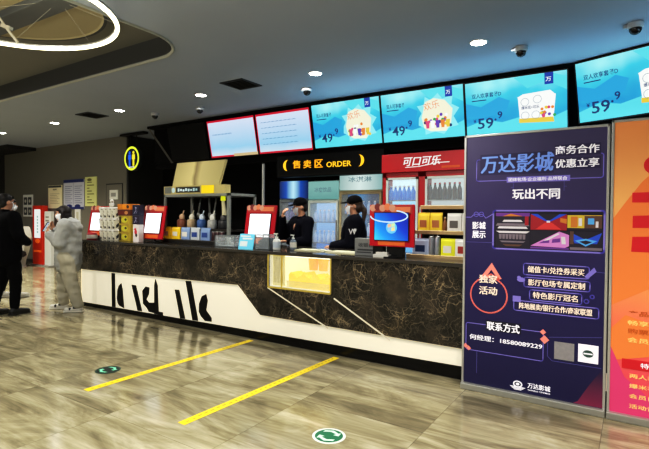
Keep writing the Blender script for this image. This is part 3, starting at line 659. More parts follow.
def carton(name, mat, lab, cat, grp, loc, d, deco=None):
    t = thing(name, lab, cat, loc, 0, grp); w, dd, h = d
    MB().b2(-w / 2, w / 2, -dd / 2, dd / 2, 0, h).build('carton', mat, t, bev=.004)
    if deco:
        m = MB(); deco(m, w, h, -dd / 2 - .002); m.build('front_print', deco.mats, t)
    return t
def dk(m, w, h, y): m.disc(0, h * .5, w * .28, h * .34, y, 0, 14); m.rect(-w * .46, -w * .3, h * .1, h * .9, y, 1); m.disc(w * .1, h * .55, w * .1, h * .15, y - .001, 1, 10)
dk.mats = [M('pack_lime', (196, 190, 60), .5), M('pack_olive', (58, 50, 24), .5)]
for j in range(3): carton('snack_carton', M('pack_yellow', (170, 150, 50), .5, vary=.5, scale=14), 'yellow-green snack carton, %s of three beside the printed cups' % ['lowest', 'middle', 'topmost'][j], 'carton', 'yellow-green snack cartons', (-6.07, 4.17, CT + .121 * j), (.27, .16, .12), dk)
def dk2(m, w, h, y): m.rect(-w * .4, w * .1, h * .2, h * .8, y, 0); m.disc(w * .2, h * .5, w * .14, h * .3, y - .001, 1, 12)
dk2.mats = [M('pk_brown', (110, 40, 24), .5), M('pk_tan', (190, 140, 90), .5)]
carton('snack_carton', M('pack_maroon', (90, 40, 26), .5, vary=.4, scale=12), 'brown-red carton between orange pack and yellow-green cartons', 'carton', None, (-6.09, 4.17, CT + .363), (.3, .16, .085), dk2)
def dk3(m, w, h, y): m.rect(-w * .1, w * .2, h * .1, h * .9, y, 0); m.disc(w * .32, h * .5, w * .1, h * .3, y - .001, 1, 10)
dk3.mats = [M('pk_gold', (236, 150, 30), .5), M('pk_dark', (70, 50, 30), .5)]
carton('snack_carton', M('pack_orange', (205, 130, 30), .5, vary=.4, scale=10), 'orange carton topping the stack beside the printed cups', 'carton', None, (-6.09, 4.17, CT + .449), (.3, .16, .08), dk3)
navyp = M('pack_navy', (30, 32, 62), .45); plum = M('pack_plum', (40, 26, 52), .45)
def dk4(m, w, h, y): m.line([(-w * .2, h * .2), (w * .1, h * .5), (-w * .05, h * .8), (w * .2, h * .7)], .012, y, 0); m.line([(w * .1, h * .2), (w * .25, h * .4)], .008, y, 0)
dk4.mats = [M('pk_script', (150, 150, 180), .5)]
def dk5(m, w, h, y): m.disc(0, h * .58, w * .22, h * .14, y, 0, 12); m.disc(w * .1, h * .4, w * .16, h * .1, y - .001, 1, 12); m.rect(-w * .3, w * .1, h * .7, h * .78, y, 0)
dk5.mats = [M('pk_pinkish', (200, 60, 80), .5), M('pk_black', (50, 30, 36), .5)]
carton('gift_box', M('pack_white', (216, 208, 206), .5), 'white upright box with a pink and black emblem under navy boxes', 'box', None, (-5.715, 4.06, CT), (.125, .08, .245), dk5)
carton('gift_box', plum, 'dark plum box between the white box and the navy box', 'box', None, (-5.72, 4.06, CT + .246), (.14, .08, .12), dk4)
carton('gift_box', navyp, 'navy box with pale script, top of the pile beside orange carton', 'box', None, (-5.72, 4.06, CT + .367), (.14, .08, .145), dk4)
o = MB().lathe((0, 0, 0), [(0, 0), (.07, 0), (.075, .02), (.075, .075), (.06, .105), (0, .115)], n=20, mats=[0, 0, 1, 0, 0]).build('round_tin', [M('tin_red', (170, 24, 40), .4), offw], None, (-6.78, 4.03, CT), smooth=True); tag(o, 'small round red and white tin in front of the far till', 'tin')

# ------------------------------------------------------------------ small things along the counter
def tent(loc): 
    t = thing('price_card', 'tilted pale blue card with white print under the third till', 'card', loc, 0)
    MB().box((0, 0, .085), (.22, .01, .175), rot=(-.2, 0, 0)).build('card', M('card_blue', (110, 196, 226), .5, emit=(110, 200, 235), es=.2), t)
    m = MB(); m.rect(-.09, .02, .03, .09, 0, 0); m.rect(-.06, .09, .11, .13, 0, 0); m.rect(-.09, .06, .14, .155, 0, 0); o = m.build('card_print', M('card_white', (225, 240, 244), .5), t, (0, -.0250, 0), (-.2, 0, 0))
    MB().box((0, .045, .06), (.05, .006, .13), rot=(.45, 0, 0)).build('easel_back', white, t)
tent((-3.72, 4.06, CT))
def acase(loc, w, d, h, lab, dark):
    t = thing('acrylic_case', lab, 'case', loc, 0)
    m = MB(); e = .004
    m.b2(-w / 2, w / 2, -d / 2, -d / 2 + e, 0, h); m.b2(-w / 2, w / 2, d / 2 - e, d / 2, 0, h); m.b2(-w / 2, -w / 2 + e, -d / 2, d / 2, 0, h); m.b2(w / 2 - e, w / 2, -d / 2, d / 2, 0, h); m.b2(-w / 2, w / 2, -d / 2, d / 2, h - e, h)
    m.build('clear_walls', glass, t)
    m = MB(); r_ = .004
    for (x, y) in ((-w / 2, -d / 2), (w / 2, -d / 2), (-w / 2, d / 2), (w / 2, d / 2)): m.b2(x - r_, x + r_, y - r_, y + r_, 0, h)
    m.b2(-w / 2, w / 2, -d / 2 - r_, -d / 2 + r_, h - 2 * r_, h); m.b2(-w / 2, w / 2, d / 2 - r_, d / 2 + r_, h - 2 * r_, h)
    m.b2(-w / 2, w / 2, -d / 2, d / 2, 0, .01); m.build('edges', M('case_edge', (120, 126, 128), .4), t)
    return t
t = acase((-4.12, 4.2, CT), .32, .18, .14, 'clear acrylic box on the counter right of the warming cabinet', 0)
t = acase((-3.50, 4.14, CT), .2, .14, .17, 'clear acrylic case holding dark cards left of the white pump bottle', 1)
for k in range(4): MB().b2(-.08, .08, -.04 + .025 * k, -.03 + .025 * k, .01, .10 + .01 * k).build('dark_card', M('dark_cards', (44, 52, 66), .4), t)
def pump(loc, s, lab, body, label_m):
    t = thing('pump_bottle', lab, 'bottle', loc, 0)
    MB().lathe((0, 0, 0), [(0, 0), (.036 * s, 0), (.04 * s, .008), (.04 * s, .10 * s), (.03 * s, .118 * s), (.014 * s, .124 * s), (.014 * s, .13 * s), (0, .13 * s)], n=20).build('body', body, t, smooth=True)
    m = MB(); m.tube((0, 0, .128 * s), (0, 0, .145 * s), .017 * s); m.tube((0, 0, .145 * s), (0, 0, .17 * s), .005 * s); m.box((-.012 * s, 0, .174 * s), (.05 * s, .014 * s, .012 * s)); m.build('pump', white, t)
    MB().lathe((0, 0, .03 * s), [(.0406 * s, 0), (.0406 * s, .06 * s)], n=20).build('paper_label', label_m, t)
pump((-3.32, 4.11, CT), 1.05, 'white hand sanitiser pump bottle above the lit niche', M('sanitiser_white', (214, 216, 212), .4), M('sanitiser_label', (180, 190, 200), .5))
pump((-3.22, 4.28, CT), .95, 'small clear pump bottle just right of the white sanitiser', M('sanitiser_clear', (120, 130, 140), .15), offw)
t = thing('card_reader_box', 'grey printed box standing beside the blue desktop till', 'box', (-2.2, 4.1, CT), 0)
MB().b2(-.125, .125, 0, .07, 0, .17).build('body', M('box_grey', (120, 122, 122), .5), t, bev=.006)
m = MB(); m.text('收银台', -.08, .085, .04, -.002, width=.16); m.rect(-.09, .09, .05, .065, -.002); m.rect(-.1, .06, .028, .038, -.002); m.build('front_text', M('box_ink', (52, 54, 56), .5), t)
for i, (x, y, w, d, rz, nm) in enumerate(((-2.98, 4.32, .36, .2, .1, 'pale paper mat on the counter before the staff member with raised hand'), (-2.52, 4.3, .42, .22, -.05, 'pale paper mat on the counter before the staff member in profile'))):
    m = MB(); m.b2(-w / 2, w / 2, -d / 2, d / 2, 0, .008); m.b2(-w / 2 + .02, w / 2 - .05, -d / 2 + .02, d / 2 - .03, .008, .014); o = m.build('paper_mat', M('mat_paper', (200, 196, 168), .6), None, (x, y, CT), (0, 0, rz)); tag(o, nm, 'mat')
m = MB(); m.b2(-.08, .08, -.06, .06, 0, .03); m.b2(-.06, .06, -.04, .03, .03, .05)
o = m.build('paper_stack', offw, None, (-1.99, 4.06, CT), bev=.003); tag(o, 'small stack of white slips below the blue desktop till', 'paper')

# ------------------------------------------------------------------ snack stand on the right
t = thing('snack_stand', 'stepped two-shelf snack stand with pale wooden edges beside purple poster', 'shelf', (-1.83, 4.12, CT))
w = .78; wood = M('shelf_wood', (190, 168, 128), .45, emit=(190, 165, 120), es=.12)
MB().b2(.0, w, .24, .56, 0, .01).build('base_board', black, t)
tz = (.01, .235, .475); ty = (.12, .22, .32)
for k in range(3):
    m = MB(); m.b2(.03 * k, w, ty[k], .6, tz[k] - .012 if k else 0, tz[k]); m.build('shelf_board', M('shelf_black', (26, 24, 24), .4), t)
    m = MB(); m.box((w / 2 + .015 * k, ty[k] - .008, tz[k] + .004), (w - .03 * k, .016, .034), rot=(.35, 0, 0)); m.build('wooden_edge', wood, t)
m = MB(); m.b2(.0, .02, .5, .62, 0, .475); m.b2(w - .02, w, .2, .62, 0, .475); m.b2(.0, w, .6, .62, 0, .475); m.build('side_panels', black, t)
def pack(i, name, mat, bd, lab, x, k, w_, h_, d_=.05, grp=None):
    pouch(name, mat, lab, 'snack', grp, (-1.83 + x, 4.12 + ty[k] + .06, CT + tz[k] + .001), w_, h_, d_, bd)
G1, G2 = 'packs on the middle shelf of the snack stand', 'packs on the bottom shelf of the snack stand'
wpk = M('pk_whitegrey', (206, 204, 196), .5, emit=(206, 204, 196), es=.28, vary=.12, scale=20); ypk = M('pk_yellowtop', (226, 196, 60), .5, emit=(226, 196, 60), es=.25, vary=.1, scale=10); tan_b = M('pk_tanband', (196, 140, 90), .5); gband = M('pk_greyband', (110, 108, 106), .5); limep = M('pk_lime', (206, 206, 40), .5, emit=(206, 206, 30), es=.3); rband = M('pk_redband', (170, 60, 50), .5); bluew = M('pk_bluewhite', (180, 196, 216), .5, emit=(180, 196, 216), es=.25); dblue = M('pk_dblue', (40, 80, 150), .5)  # pack emission stands in for light falling on the shelves
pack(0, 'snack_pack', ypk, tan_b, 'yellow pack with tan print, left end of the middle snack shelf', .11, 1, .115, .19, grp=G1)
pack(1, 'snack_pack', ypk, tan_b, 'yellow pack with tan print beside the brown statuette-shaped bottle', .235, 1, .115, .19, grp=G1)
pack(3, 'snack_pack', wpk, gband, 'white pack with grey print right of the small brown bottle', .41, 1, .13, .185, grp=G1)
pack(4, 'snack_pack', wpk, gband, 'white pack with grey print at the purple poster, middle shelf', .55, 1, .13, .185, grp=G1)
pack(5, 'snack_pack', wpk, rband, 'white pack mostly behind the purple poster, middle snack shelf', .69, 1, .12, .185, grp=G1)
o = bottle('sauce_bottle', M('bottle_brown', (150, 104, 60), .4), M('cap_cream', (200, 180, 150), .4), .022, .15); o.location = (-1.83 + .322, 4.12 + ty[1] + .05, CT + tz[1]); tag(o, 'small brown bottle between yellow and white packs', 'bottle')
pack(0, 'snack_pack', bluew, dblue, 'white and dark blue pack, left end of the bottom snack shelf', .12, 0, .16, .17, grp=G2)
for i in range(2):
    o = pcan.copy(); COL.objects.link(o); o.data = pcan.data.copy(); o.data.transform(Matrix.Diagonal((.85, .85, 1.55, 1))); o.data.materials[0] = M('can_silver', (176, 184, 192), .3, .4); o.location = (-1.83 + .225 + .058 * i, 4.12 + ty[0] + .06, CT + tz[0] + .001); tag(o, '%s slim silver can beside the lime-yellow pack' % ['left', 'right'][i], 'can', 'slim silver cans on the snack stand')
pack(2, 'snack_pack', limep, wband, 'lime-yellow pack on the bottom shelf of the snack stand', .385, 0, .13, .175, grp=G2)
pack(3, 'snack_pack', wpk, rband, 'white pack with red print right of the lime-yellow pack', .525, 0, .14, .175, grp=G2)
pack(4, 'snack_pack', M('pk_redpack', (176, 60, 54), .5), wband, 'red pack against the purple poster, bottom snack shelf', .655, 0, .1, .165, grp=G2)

# ------------------------------------------------------------------ standing posters
def stand_frame(t, w, h):
    m = MB(); e = .018
    m.b2(0, e, 0, .03, .03, h); m.b2(w - e, w, 0, .03, .03, h); m.b2(0, w, 0, .03, h - e, h); m.build('frame', silver, t, bev=.003)
    m = MB(); m.b2(0, w, -.03, .06, 0, .05); m.b2(.1, .16, .05, .12, 0, .012); m.b2(w - .16, w - .1, .05, .12, 0, .012); m.build('base', M('stand_base', (172, 172, 166), .35, .5), t, bev=.006)
PW, PH = 1.0, 2.02
t = thing('standing_poster', 'tall purple poster stand with white Chinese lettering on silver frame', 'poster', (-1.152, 3.79, 0), 0)
stand_frame(t, PW, PH)
MB().b2(.016, PW - .016, .008, .014, .05, PH - .016).build('print', GRAD('poster_purple', [(0, (24, 20, 66)), (.5, (32, 24, 84)), (.75, (58, 46, 98)), (1, (70, 62, 104))], 'Z', 0, 2, .16, wob=.15, base=True), t)
# photo px -> poster coords
def pp(px, py, W_=(467, 136.7, 614, 123.5, 461.9, 386, 603.5, 417)):
    tx0, ty0, tx1, ty1, bx0, by0, bx1, by1 = W_
    return px, py
pw_ = M('poster_white', (236, 234, 240), .5, emit=(236, 232, 244), es=.35); plav = M('poster_lavender', (128, 118, 190), .5, emit=(120, 110, 190), es=.25); pbl = M('poster_skyblue', (120, 150, 220), .5, emit=(120, 150, 225), es=.3); ppink = M('poster_pink', (230, 140, 130), .5, emit=(230, 130, 120), es=.2); pcream = M('poster_cream', (240, 220, 200), .5, emit=(240, 220, 200), es=.3); pline = M('poster_line', (90, 84, 150), .5, emit=(90, 84, 160), es=.2); pdark = M('poster_dark', (20, 15, 44), .5)
y1, y2, y3 = .006, .004, .002
m = MB(); m.rbox(.098, .962, 1.655, 1.822, .007, y1, 0); m.build('headline_box', plav, t)
m = MB(); m.rect(.125, .65, 1.70, 1.86, .0057, 1); m.text('万达影城', .133, 1.712, .14, y3, 0, width=.515, shear=.05, bold=.025); m.build('headline', [pbl, M('poster_purple_flat', (52, 42, 94), .5)], t)
for s_, z in (('商务合作', 1.828), ('优惠立享', 1.731)):
    m = MB(); m.rect(.655, .945, z - .01, z + .07, .0057, 1); m.text(s_, .660, z, .063, y3, 0, width=.275, bold=.035); m.build('slogan_line', [pw_, M('poster_purple_flat')], t)
m = MB(); m.text('玩出不同', .370, 1.510, .078, y3, width=.323, bold=.035); m.build('slogan_line', pw_, t)
m = MB(); m.rect(.326, .758, 1.637, 1.680, y2, 0); m.text('团体包场·企业福利·品牌联合', .34, 1.645, .028, y3, 1, width=.40, bold=.01); m.build('ribbon', [plav, pw_], t)
m = MB(); m.line([(.375, 1.637), (.375, 1.56)], .004, y2); m.line([(.375, 1.6), (.36, 1.6)], .004, y2); m.build('line_ornament', pline, t)
m = MB(); m.line([(.72, 1.637), (.72, 1.57)], .004, y2); m.line([(.72, 1.6), (.735, 1.6)], .004, y2); m.build('line_ornament', pline, t)
m = MB(); m.text('影城', .072, 1.278, .058, y3, width=.102, bold=.035); m.text('展示', .072, 1.206, .058, y3, width=.102, bold=.035); m.build('side_caption', pw_, t)
m = MB(); m.line([(.02, 1.372), (.06, 1.372), (.085, 1.395), (.15, 1.395), (.175, 1.365), (.232, 1.40)], .006, y2); m.arc(.10, 1.395, .018, .006, y2, n=10); m.arc(.14, 1.395, .018, .006, y2, n=10); m.build('line_ornament', plav, t)
for L2 in ([(.02, 1.175), (.232, 1.175)], [(.89, 1.0), (.98, .995)], [(.12, .31), (.12, .14)], [(.63, .47), (.63, .36), (.66, .33), (.97, .33)], [(.64, .50), (.97, .545)]):
    m = MB(); m.line(L2, .004, y2); m.build('line_ornament', pline, t)
# framed cinema photos
m = MB(); m.rbox(.231, .974, 1.132, 1.424, .012, y1, 0); m.rect(.238, .967, 1.139, 1.417, .0075, 1)
fr = m.build('picture_frame', [plav, pdark], t)
def gl(n, c): return M('ph_' + n, c, .5, emit=c, es=.22)
C_ = {k: gl(k, v) for k, v in dict(dk=(38, 32, 50), gy=(120, 110, 120), lt=(206, 200, 206), rd=(150, 30, 44), rd2=(200, 60, 60), or_=(190, 120, 50), ye=(196, 170, 60), pu=(110, 60, 140), pk=(196, 130, 190), bl=(40, 80, 190), cy=(90, 160, 220), br=(96, 70, 60)).items()}
ml = list(C_.values()); ix = {k: i for i, k in enumerate(C_)}
def photo(x0, x1, z0, z1, items, bg):
    m = MB(); q = lambda u, v: (x0 + (x1 - x0) * u, z0 + (z1 - z0) * v)
    m.rect(x0, x1, z0, z1, .0055, ix[bg])
    for n_, (c, pts) in enumerate(items): m.poly([q(*p) for p in pts], .005 - .00018 * n_, ix[c])
    m.build('cinema_photo', ml, fr)
R = lambda a, b, c, d: [(a, c), (b, c), (b, d), (a, d)]
photo(.25, .494, 1.275, 1.408, [('pu', R(0, 1, .8, 1)), ('or_', [(.2, .8), (.45, .95), (.8, .8)]), ('lt', [(.25, .6), (.75, .6), (.8, .48), (.2, .48)]), ('gy', [(.05, .4), (.95, .4), (1, .25), (0, .25)]), ('lt', [(.1, .22), (.9, .22), (.95, .1), (.05, .1)]), ('rd', R(.86, .97, .3, .8))], 'dk')
photo(.252, .496, 1.144, 1.272, [('lt', [(0, .98), (1, .98), (.9, .86), (.1, .86)])] + [('gy', [(.10 + .1 * k, .5), (.17 + .1 * k, .5), (.18 + .1 * k, .8), (.09 + .1 * k, .8)]) for k in range(8)] + [('gy', [(.12, .4), (.88, .4), (.82, .3), (.18, .3)]), ('br', [(.2, .2), (.8, .2), (.7, .08), (.3, .08)])], 'dk')
photo(.50, .742, 1.283, 1.40, [('bl', [(0, 1), (.42, .55), (.58, .55), (1, 1)]), ('dk', [(.2, 1), (.45, .62), (.55, .62), (.8, 1)]), ('rd2', [(.15, .05), (.85, .05), (.6, .45), (.4, .45)]), ('lt', R(.45, .55, .46, .58)), ('rd', R(0, .2, .1, .5)), ('or_', [(.82, .5), (1, .4), (1, .7), (.82, .75)])], 'rd')
photo(.50, .758, 1.144, 1.276, [('pk', [(0, .15), (.75, .98), (1, .8), (1, .2), (.9, .1)]), ('lt', [(.3, .4), (.72, .9), (.76, .84), (.36, .36)]), ('pu', [(.22, .3), (.5, .35), (.5, .5), (.35, .45)]), ('pu', [(.56, .35), (.78, .4), (.78, .62), (.58, .55)]), ('lt', [(.82, .3), (.92, .3), (.9, .7), (.8, .7)]), ('pu', R(0, 1, 0, .1))], 'dk')
photo(.745, .96, 1.285, 1.393, [('br', R(.5, 1, .1, .95)), ('or_', R(.1, .3, .2, .9)), ('lt', R(.33, .43, .3, .8)), ('cy', R(.6, .78, .4, .8)), ('lt', R(.82, .9, .2, .6)), ('dk', R(0, 1, 0, .15))], 'ye')
photo(.763, .962, 1.146, 1.278, [('bl', [(.0, .95), (.45, .6), (.55, .6), (1, .95), (.85, .35), (.15, .35)]), ('cy', [(.15, .5), (.5, .2), (.85, .5), (.5, .62)]), ('dk', [(.3, .45), (.5, .3), (.7, .45), (.5, .52)]), ('gy', R(0, 1, 0, .14)), ('br', R(0, .12, .3, 1))], 'dk')
# round stamp and offers
m = MB(); m.arc(.203, .765, .138, .011, y1, 0, n=36); m.poly([(.14, .90), (.225, 1.02), (.30, .90), (.275, .89), (.222, .965), (.17, .885)], y2, 0); m.line([(.17, .895), (.22, .93), (.28, .895)], .012, y2, 0)
m.build('round_stamp', ppink, t)
for s_, z in (('独家', .858), ('活动', .768)):
    m = MB(); m.text(s_, .131, z, .064, y3, 0, width=.137, bold=.03); m.build('stamp_text', pcream, t)
offers = [('储值卡/兑换券采买', .456, .888, .945, 1.03), ('影厅包场专属定制', .461, .894, .855, .926), ('特色影厅冠名', .501, .844, .76, .835), ('阵地展卖/银行合作/商家联盟', .391, .950, .671, .746)]
for (s_, xa, xb, za, zb_) in offers:
    z = (za + zb_) / 2
    m = MB(); m.rbox(xa, xb, za, zb_, .007, y1, 0); m.text(s_, (xa + xb) / 2, z - .023, .048, y3, 1, width=(xb - xa) * .86, align='C', bold=.025)
    o_ = m.build('offer_line', [plav, pcream], t); m = MB()
    if z > .95: m.poly([(xb - .03, za + .015), (xb - .01, za), (xb + .045, zb_ - .03), (xb + .03, zb_)], .001)
    elif z < .72: m.rect(xa - .008, xa + .05, zb_ - .01, zb_ + .035, .001)
    elif z < .82: m.arc(xb + .03, z - .01, .014, .008, .001, n=10); m.arc(xb + .065, z + .025, .012, .008, .001, n=10)
    else: m.disc(xa - .02, z + .015, .03, .018, y=.001, n=10); m.disc(xa - .035, z + .03, .014, y=.0008, n=8)
    m.build('offer_icon', plav, o_)
m = MB(); m.rbox(.032, .60, .315, .53, .006, y1, 0); cb = m.build('contact_box', plav, t)
m = MB(); m.rect(.185, .445, .49, .57, .0055, 1); m.text('联系方式', .195, .493, .068, y3, 0, width=.24, bold=.035); m.build('contact_heading', [pw_, pdark], cb)
m = MB(); m.text('何经理：18580089229', .062, .402, .042, y3, 0, width=.532, bold=.03); m.build('contact_text', pw_, cb)
for (cx, cz, q) in ((.598, .532, .022), (.609, .478, .032), (.03, .345, .02), (.055, .328, .02)):
    m = MB(); m.poly([(cx - q, cz), (cx, cz - q), (cx + q, cz), (cx, cz + q)], y3); m.build('diamond', ppink, cb)
m = MB(); m.rect(.674, .804, .348, .476, y2); m.build('code_card', M('code_grey', (150, 148, 152), .5, vary=.15, scale=40), t)
m = MB(); m.rect(.828, .953, .355, .483, y2, 0); m.disc(.89, .419, .034, .026, y3, 1, 16); m.rect(.862, .918, .414, .424, y3 - .0005, 0); m.build('code_card', [pw_, M('card_mark', (60, 90, 80), .5)], t)
m = MB(); m.disc(.428, .112, .034, .026, y2, 0, 18); m.disc(.428, .113, .024, .017, y3, 1, 16); m.disc(.428, .113, .013, .011, y3 - .001, 0, 12)
for k in range(3): m.poly([(.37 + .012 * k, .094 - .009 * k), (.486 - .012 * k, .094 - .009 * k), (.476 - .012 * k, .087 - .009 * k), (.38 + .012 * k, .087 - .009 * k)], y3 - .0005, 0)
m.build('brand_mark', [pw_, pdark], t)
m = MB(); m.text('万达影城', .498, .098, .040, y3, 0, width=.155, bold=.03); m.text('WANDA CINEMAS', .498, .078, .012, y3, 0, width=.155, bold=.02); m.build('brand_name', pw_, t)
m = MB(); m.poly([(.80, .053), (.83, .07), (.895, .19), (.983, .33), (.983, .053)], .0072, 0); m.build('corner_shape', GRAD('corner_red', [(0, (130, 40, 80)), (.6, (90, 34, 70)), (1, (40, 26, 70))], 'Z', .05, .3, .1, base=True), t)
# orange poster
t = thing('standing_poster', 'orange and pink poster stand cut by the right edge of view', 'poster', (-.145, 3.785, 0), 0)
stand_frame(t, PW, PH + .02)
MB().b2(.016, PW - .016, .008, .014, .05, PH + .004).build('print', GRAD('poster_orange', [(0, (216, 60, 110)), (.25, (232, 96, 92)), (.5, (240, 150, 96)), (.75, (238, 172, 110)), (1, (226, 150, 90))], 'Z', 0, 2.04, .2, wob=.1, base=True), t)
po = M('op_orange', (234, 132, 70), .5, emit=(234, 126, 60), es=.2); pr_ = M('op_red', (196, 26, 40), .5, emit=(200, 24, 40), es=.25); py_ = M('op_yellow', (246, 206, 130), .5, emit=(246, 206, 130), es=.25); pp_ = M('op_pink', (214, 70, 120), .5, emit=(214, 66, 120), es=.2)
m = MB()
pts = [(.017, 1.42)] + [(.017 + .966 * k / 12, 1.44 + .18 * math.sin(k * .55 - .4) + .03 * k) for k in range(13)] + [(.983, .9), (.3, .95), (.017, .78)]
m.poly(pts, .0068, 0); m.poly([(.017, .62), (.1, .72), (.3, .66), (.5, .8), (.983, .9), (.983, .7), (.4, .5), (.017, .4)], .0066, 0); m.poly([(.017, .05), (.35, .05), (.2, .22), (.1, .3), (.017, .5)], .0064, 1); m.build('wave_shapes', [po, pp_], t)
m = MB(); m.disc(.245, 1.725, .06, y=.004, mat=0); m.poly([(.125, 1.545), (.9, 1.56), (.9, 1.475), (.125, 1.48)], .004, 0); m.poly([(.13, 1.39), (.85, 1.42), (.85, 1.32), (.13, 1.31)], .004, 0); m.poly([(.13, 1.25), (.95, 1.28), (.95, 1.15), (.125, 1.15)], .004, 0); m.build('big_red_character', pr_, t)
for k, (s_, z) in enumerate((('产品升级全新体验', .72), ('畅享超值优惠', .655), ('购票享好礼', .60), ('会员专属福利', .54))):
    m = MB(); m.text(s_, .115, z, .034, .004, 0, width=.06 * len(s_), bold=.02); m.build('text_line', M('op_amber', (206, 110, 30), .5) if k % 2 == 0 else py_, t)
m = MB(); m.rect(.085, .5, .36, .425, .004, 0); m.text('特惠套餐', .19, .375, .036, .002, 1, width=.2); m.build('red_label', [pr_, pw_], t)
for k, s_ in enumerate(('两人套餐', '爆米花加可乐', '会员日半价', '活动详情咨询前台')):
    m = MB(); m.text(s_, .13, .30 - .068 * k, .03, .004, 0, width=.05 * len(s_), bold=.02); m.build('text_line', py_, t)

# ------------------------------------------------------------------ ceiling fittings
spots = [-11.75, -9.53, -7.41, -5.41, -3.36, -1.36]
dl = None
dn = ['farthest small', 'second farthest', 'third from the far end', 'fourth from the far end', 'bright centre', 'nearest, right-hand']
for i, x in enumerate(spots):
    lab = 'round recessed ceiling downlight, %s one' % ['farthest at the left edge', 'next to the farthest', 'beside the dark air vent at left', 'above the left white screen', 'ahead of the first cyan screen', 'nearest above the 59.9 screens'][i]
    if dl is None:
        dl = thing('ceiling_downlight', lab, 'light', (x, 4.9, CEIL), 0, 'recessed ceiling downlights')
        MB().lathe((0, 0, 0), [(.074, -.004), (.082, -.010), (.092, -.002), (.092, 0)], n=28).build('trim_ring', white, dl, smooth=True)
        MB().lathe((0, 0, 0), [(0, -.012), (.05, -.011), (.074, -.006)], n=24).build('lens', GLOW('downlight_lens', (255, 252, 244), 25), dl)
    else: dup(dl, (x, 4.9, CEIL), lab)
for i, (x, y) in enumerate(((-8.185, 4.87), (-4.489, 4.775))):
    t = thing('ceiling_vent', 'square dark ceiling air vent %s' % ('far left, between two downlights' if i == 0 else 'above the white-blue screens'), 'vent', (x, y, CEIL), 0, 'ceiling vents')
    m = MB(); w = .2; m.b2(-w, w, -w, -w + .025, -.012, 0); m.b2(-w, w, w - .025, w, -.012, 0); m.b2(-w, -w + .025, -w, w, -.012, 0); m.b2(w - .025, w, -w, w, -.012, 0); m.build('frame', M('vent_grey', (34, 36, 38), .6), t)
    m = MB()
    for k in range(7): m.box((0, -.15 + .05 * k, -.008), (.36, .03, .004), rot=(.5, 0, 0))
    m.build('slats', M('vent_dark', (24, 25, 27), .6), t); MB().rect(-.18, .18, -.18, .18, 0).build('backing', matblack, t, (0, 0, -.001), (-PI / 2, 0, 0))
camn = ['farthest, by the round hanging sign', 'left of the white-blue screens', 'ahead of the first cyan screen', 'above the 59.9 screens', 'in the top right corner']
cm = None
for i, (x, y) in enumerate(((-7.06, 5.35), (-6.04, 5.45), (-3.845, 5.405), (-1.025, 5.266), (-.03, 5.165))):
    lab = 'white dome security camera on the ceiling, %s' % camn[i]
    if cm is None:
        cm = thing('dome_camera', lab, 'camera', (x, y, CEIL), 0, 'dome cameras on the ceiling')
        MB().lathe((0, 0, 0), [(0, 0), (.062, 0), (.066, -.012), (.066, -.04), (.055, -.05), (0, -.05)], n=24).build('housing', M('camera_white', (196, 198, 200), .4), cm, smooth=False, bev=.003)
        MB().lathe((0, 0, -.048), [(.052, 0), (.05, -.02), (.038, -.042), (.018, -.054), (0, -.057)], n=24).build('dome', M('camera_dome', (22, 24, 28), .08), cm, smooth=True)
        MB().box((-.07, 0, -.02), (.05, .03, .03)).build('cable_box', M('camera_white2', (180, 184, 188), .4), cm, bev=.004)
    else: dup(cm, (x, y, CEIL), lab)
# ring pendant
t = thing('ring_pendant', 'large glowing white ring pendant light hung by thin cables', 'light', (-4.19, 1.72, 2.95), 0)
m = MB(); Rr = .86; n = 64
prof = [(-.018, -.02), (.018, -.02), (.018, .03), (-.018, .03)]
for (mats_, name, pr) in ((GLOW('ring_glow', (255, 246, 205), 4.5), 'light_ring', [(-.013, -.008), (.013, -.008), (.017, .004), (.013, .016), (-.013, .016), (-.017, .004)]), (silver, 'ring_channel', [(-.018, .016), (.018, .016), (.018, .032), (-.018, .032)])):
    m = MB(); vs = [[m.bm.verts.new(((Rr + p[0]) * math.cos(2 * PI * k / n), (Rr + p[0]) * math.sin(2 * PI * k / n), p[1])) for p in pr] for k in range(n)]
    q = len(pr)
    for k in range(n):
        for j in range(q): m.bm.faces.new((vs[k][j], vs[(k + 1) % n][j], vs[(k + 1) % n][(j + 1) % q], vs[k][(j + 1) % q]))
    m.build(name, mats_, t, smooth=True, fix=True)
hub = (-.23, .60, .36)
for ang in (10, 55, 100, 150, 200, 250, 310):
    b = math.radians(ang); m = MB(); m.tube((hub[0], hub[1], hub[2]), (Rr * math.cos(b), Rr * math.sin(b), .03), .002, n=6); m.build('cable', M('cable_pale', (150, 146, 132), .4), t)
m = MB(); m.lathe(hub, [(0, -.03), (.07, -.03), (.09, 0), (.09, .1), (0, .1)], n=24); m.build('canopy', silver, t, smooth=False)
m = MB(); m.tube((-.78, .40, .16), (-.70, .46, .03), .014, n=8); m.tube((-.78, .40, .16), (-.86, .3, .36), .01, n=8); m.box((-.78, .40, .17), (.09, .05, .03), rot=(0, .3, .5)); m.build('clamp_bracket', M('bracket_pale', (205, 200, 186), .35, .3), t)

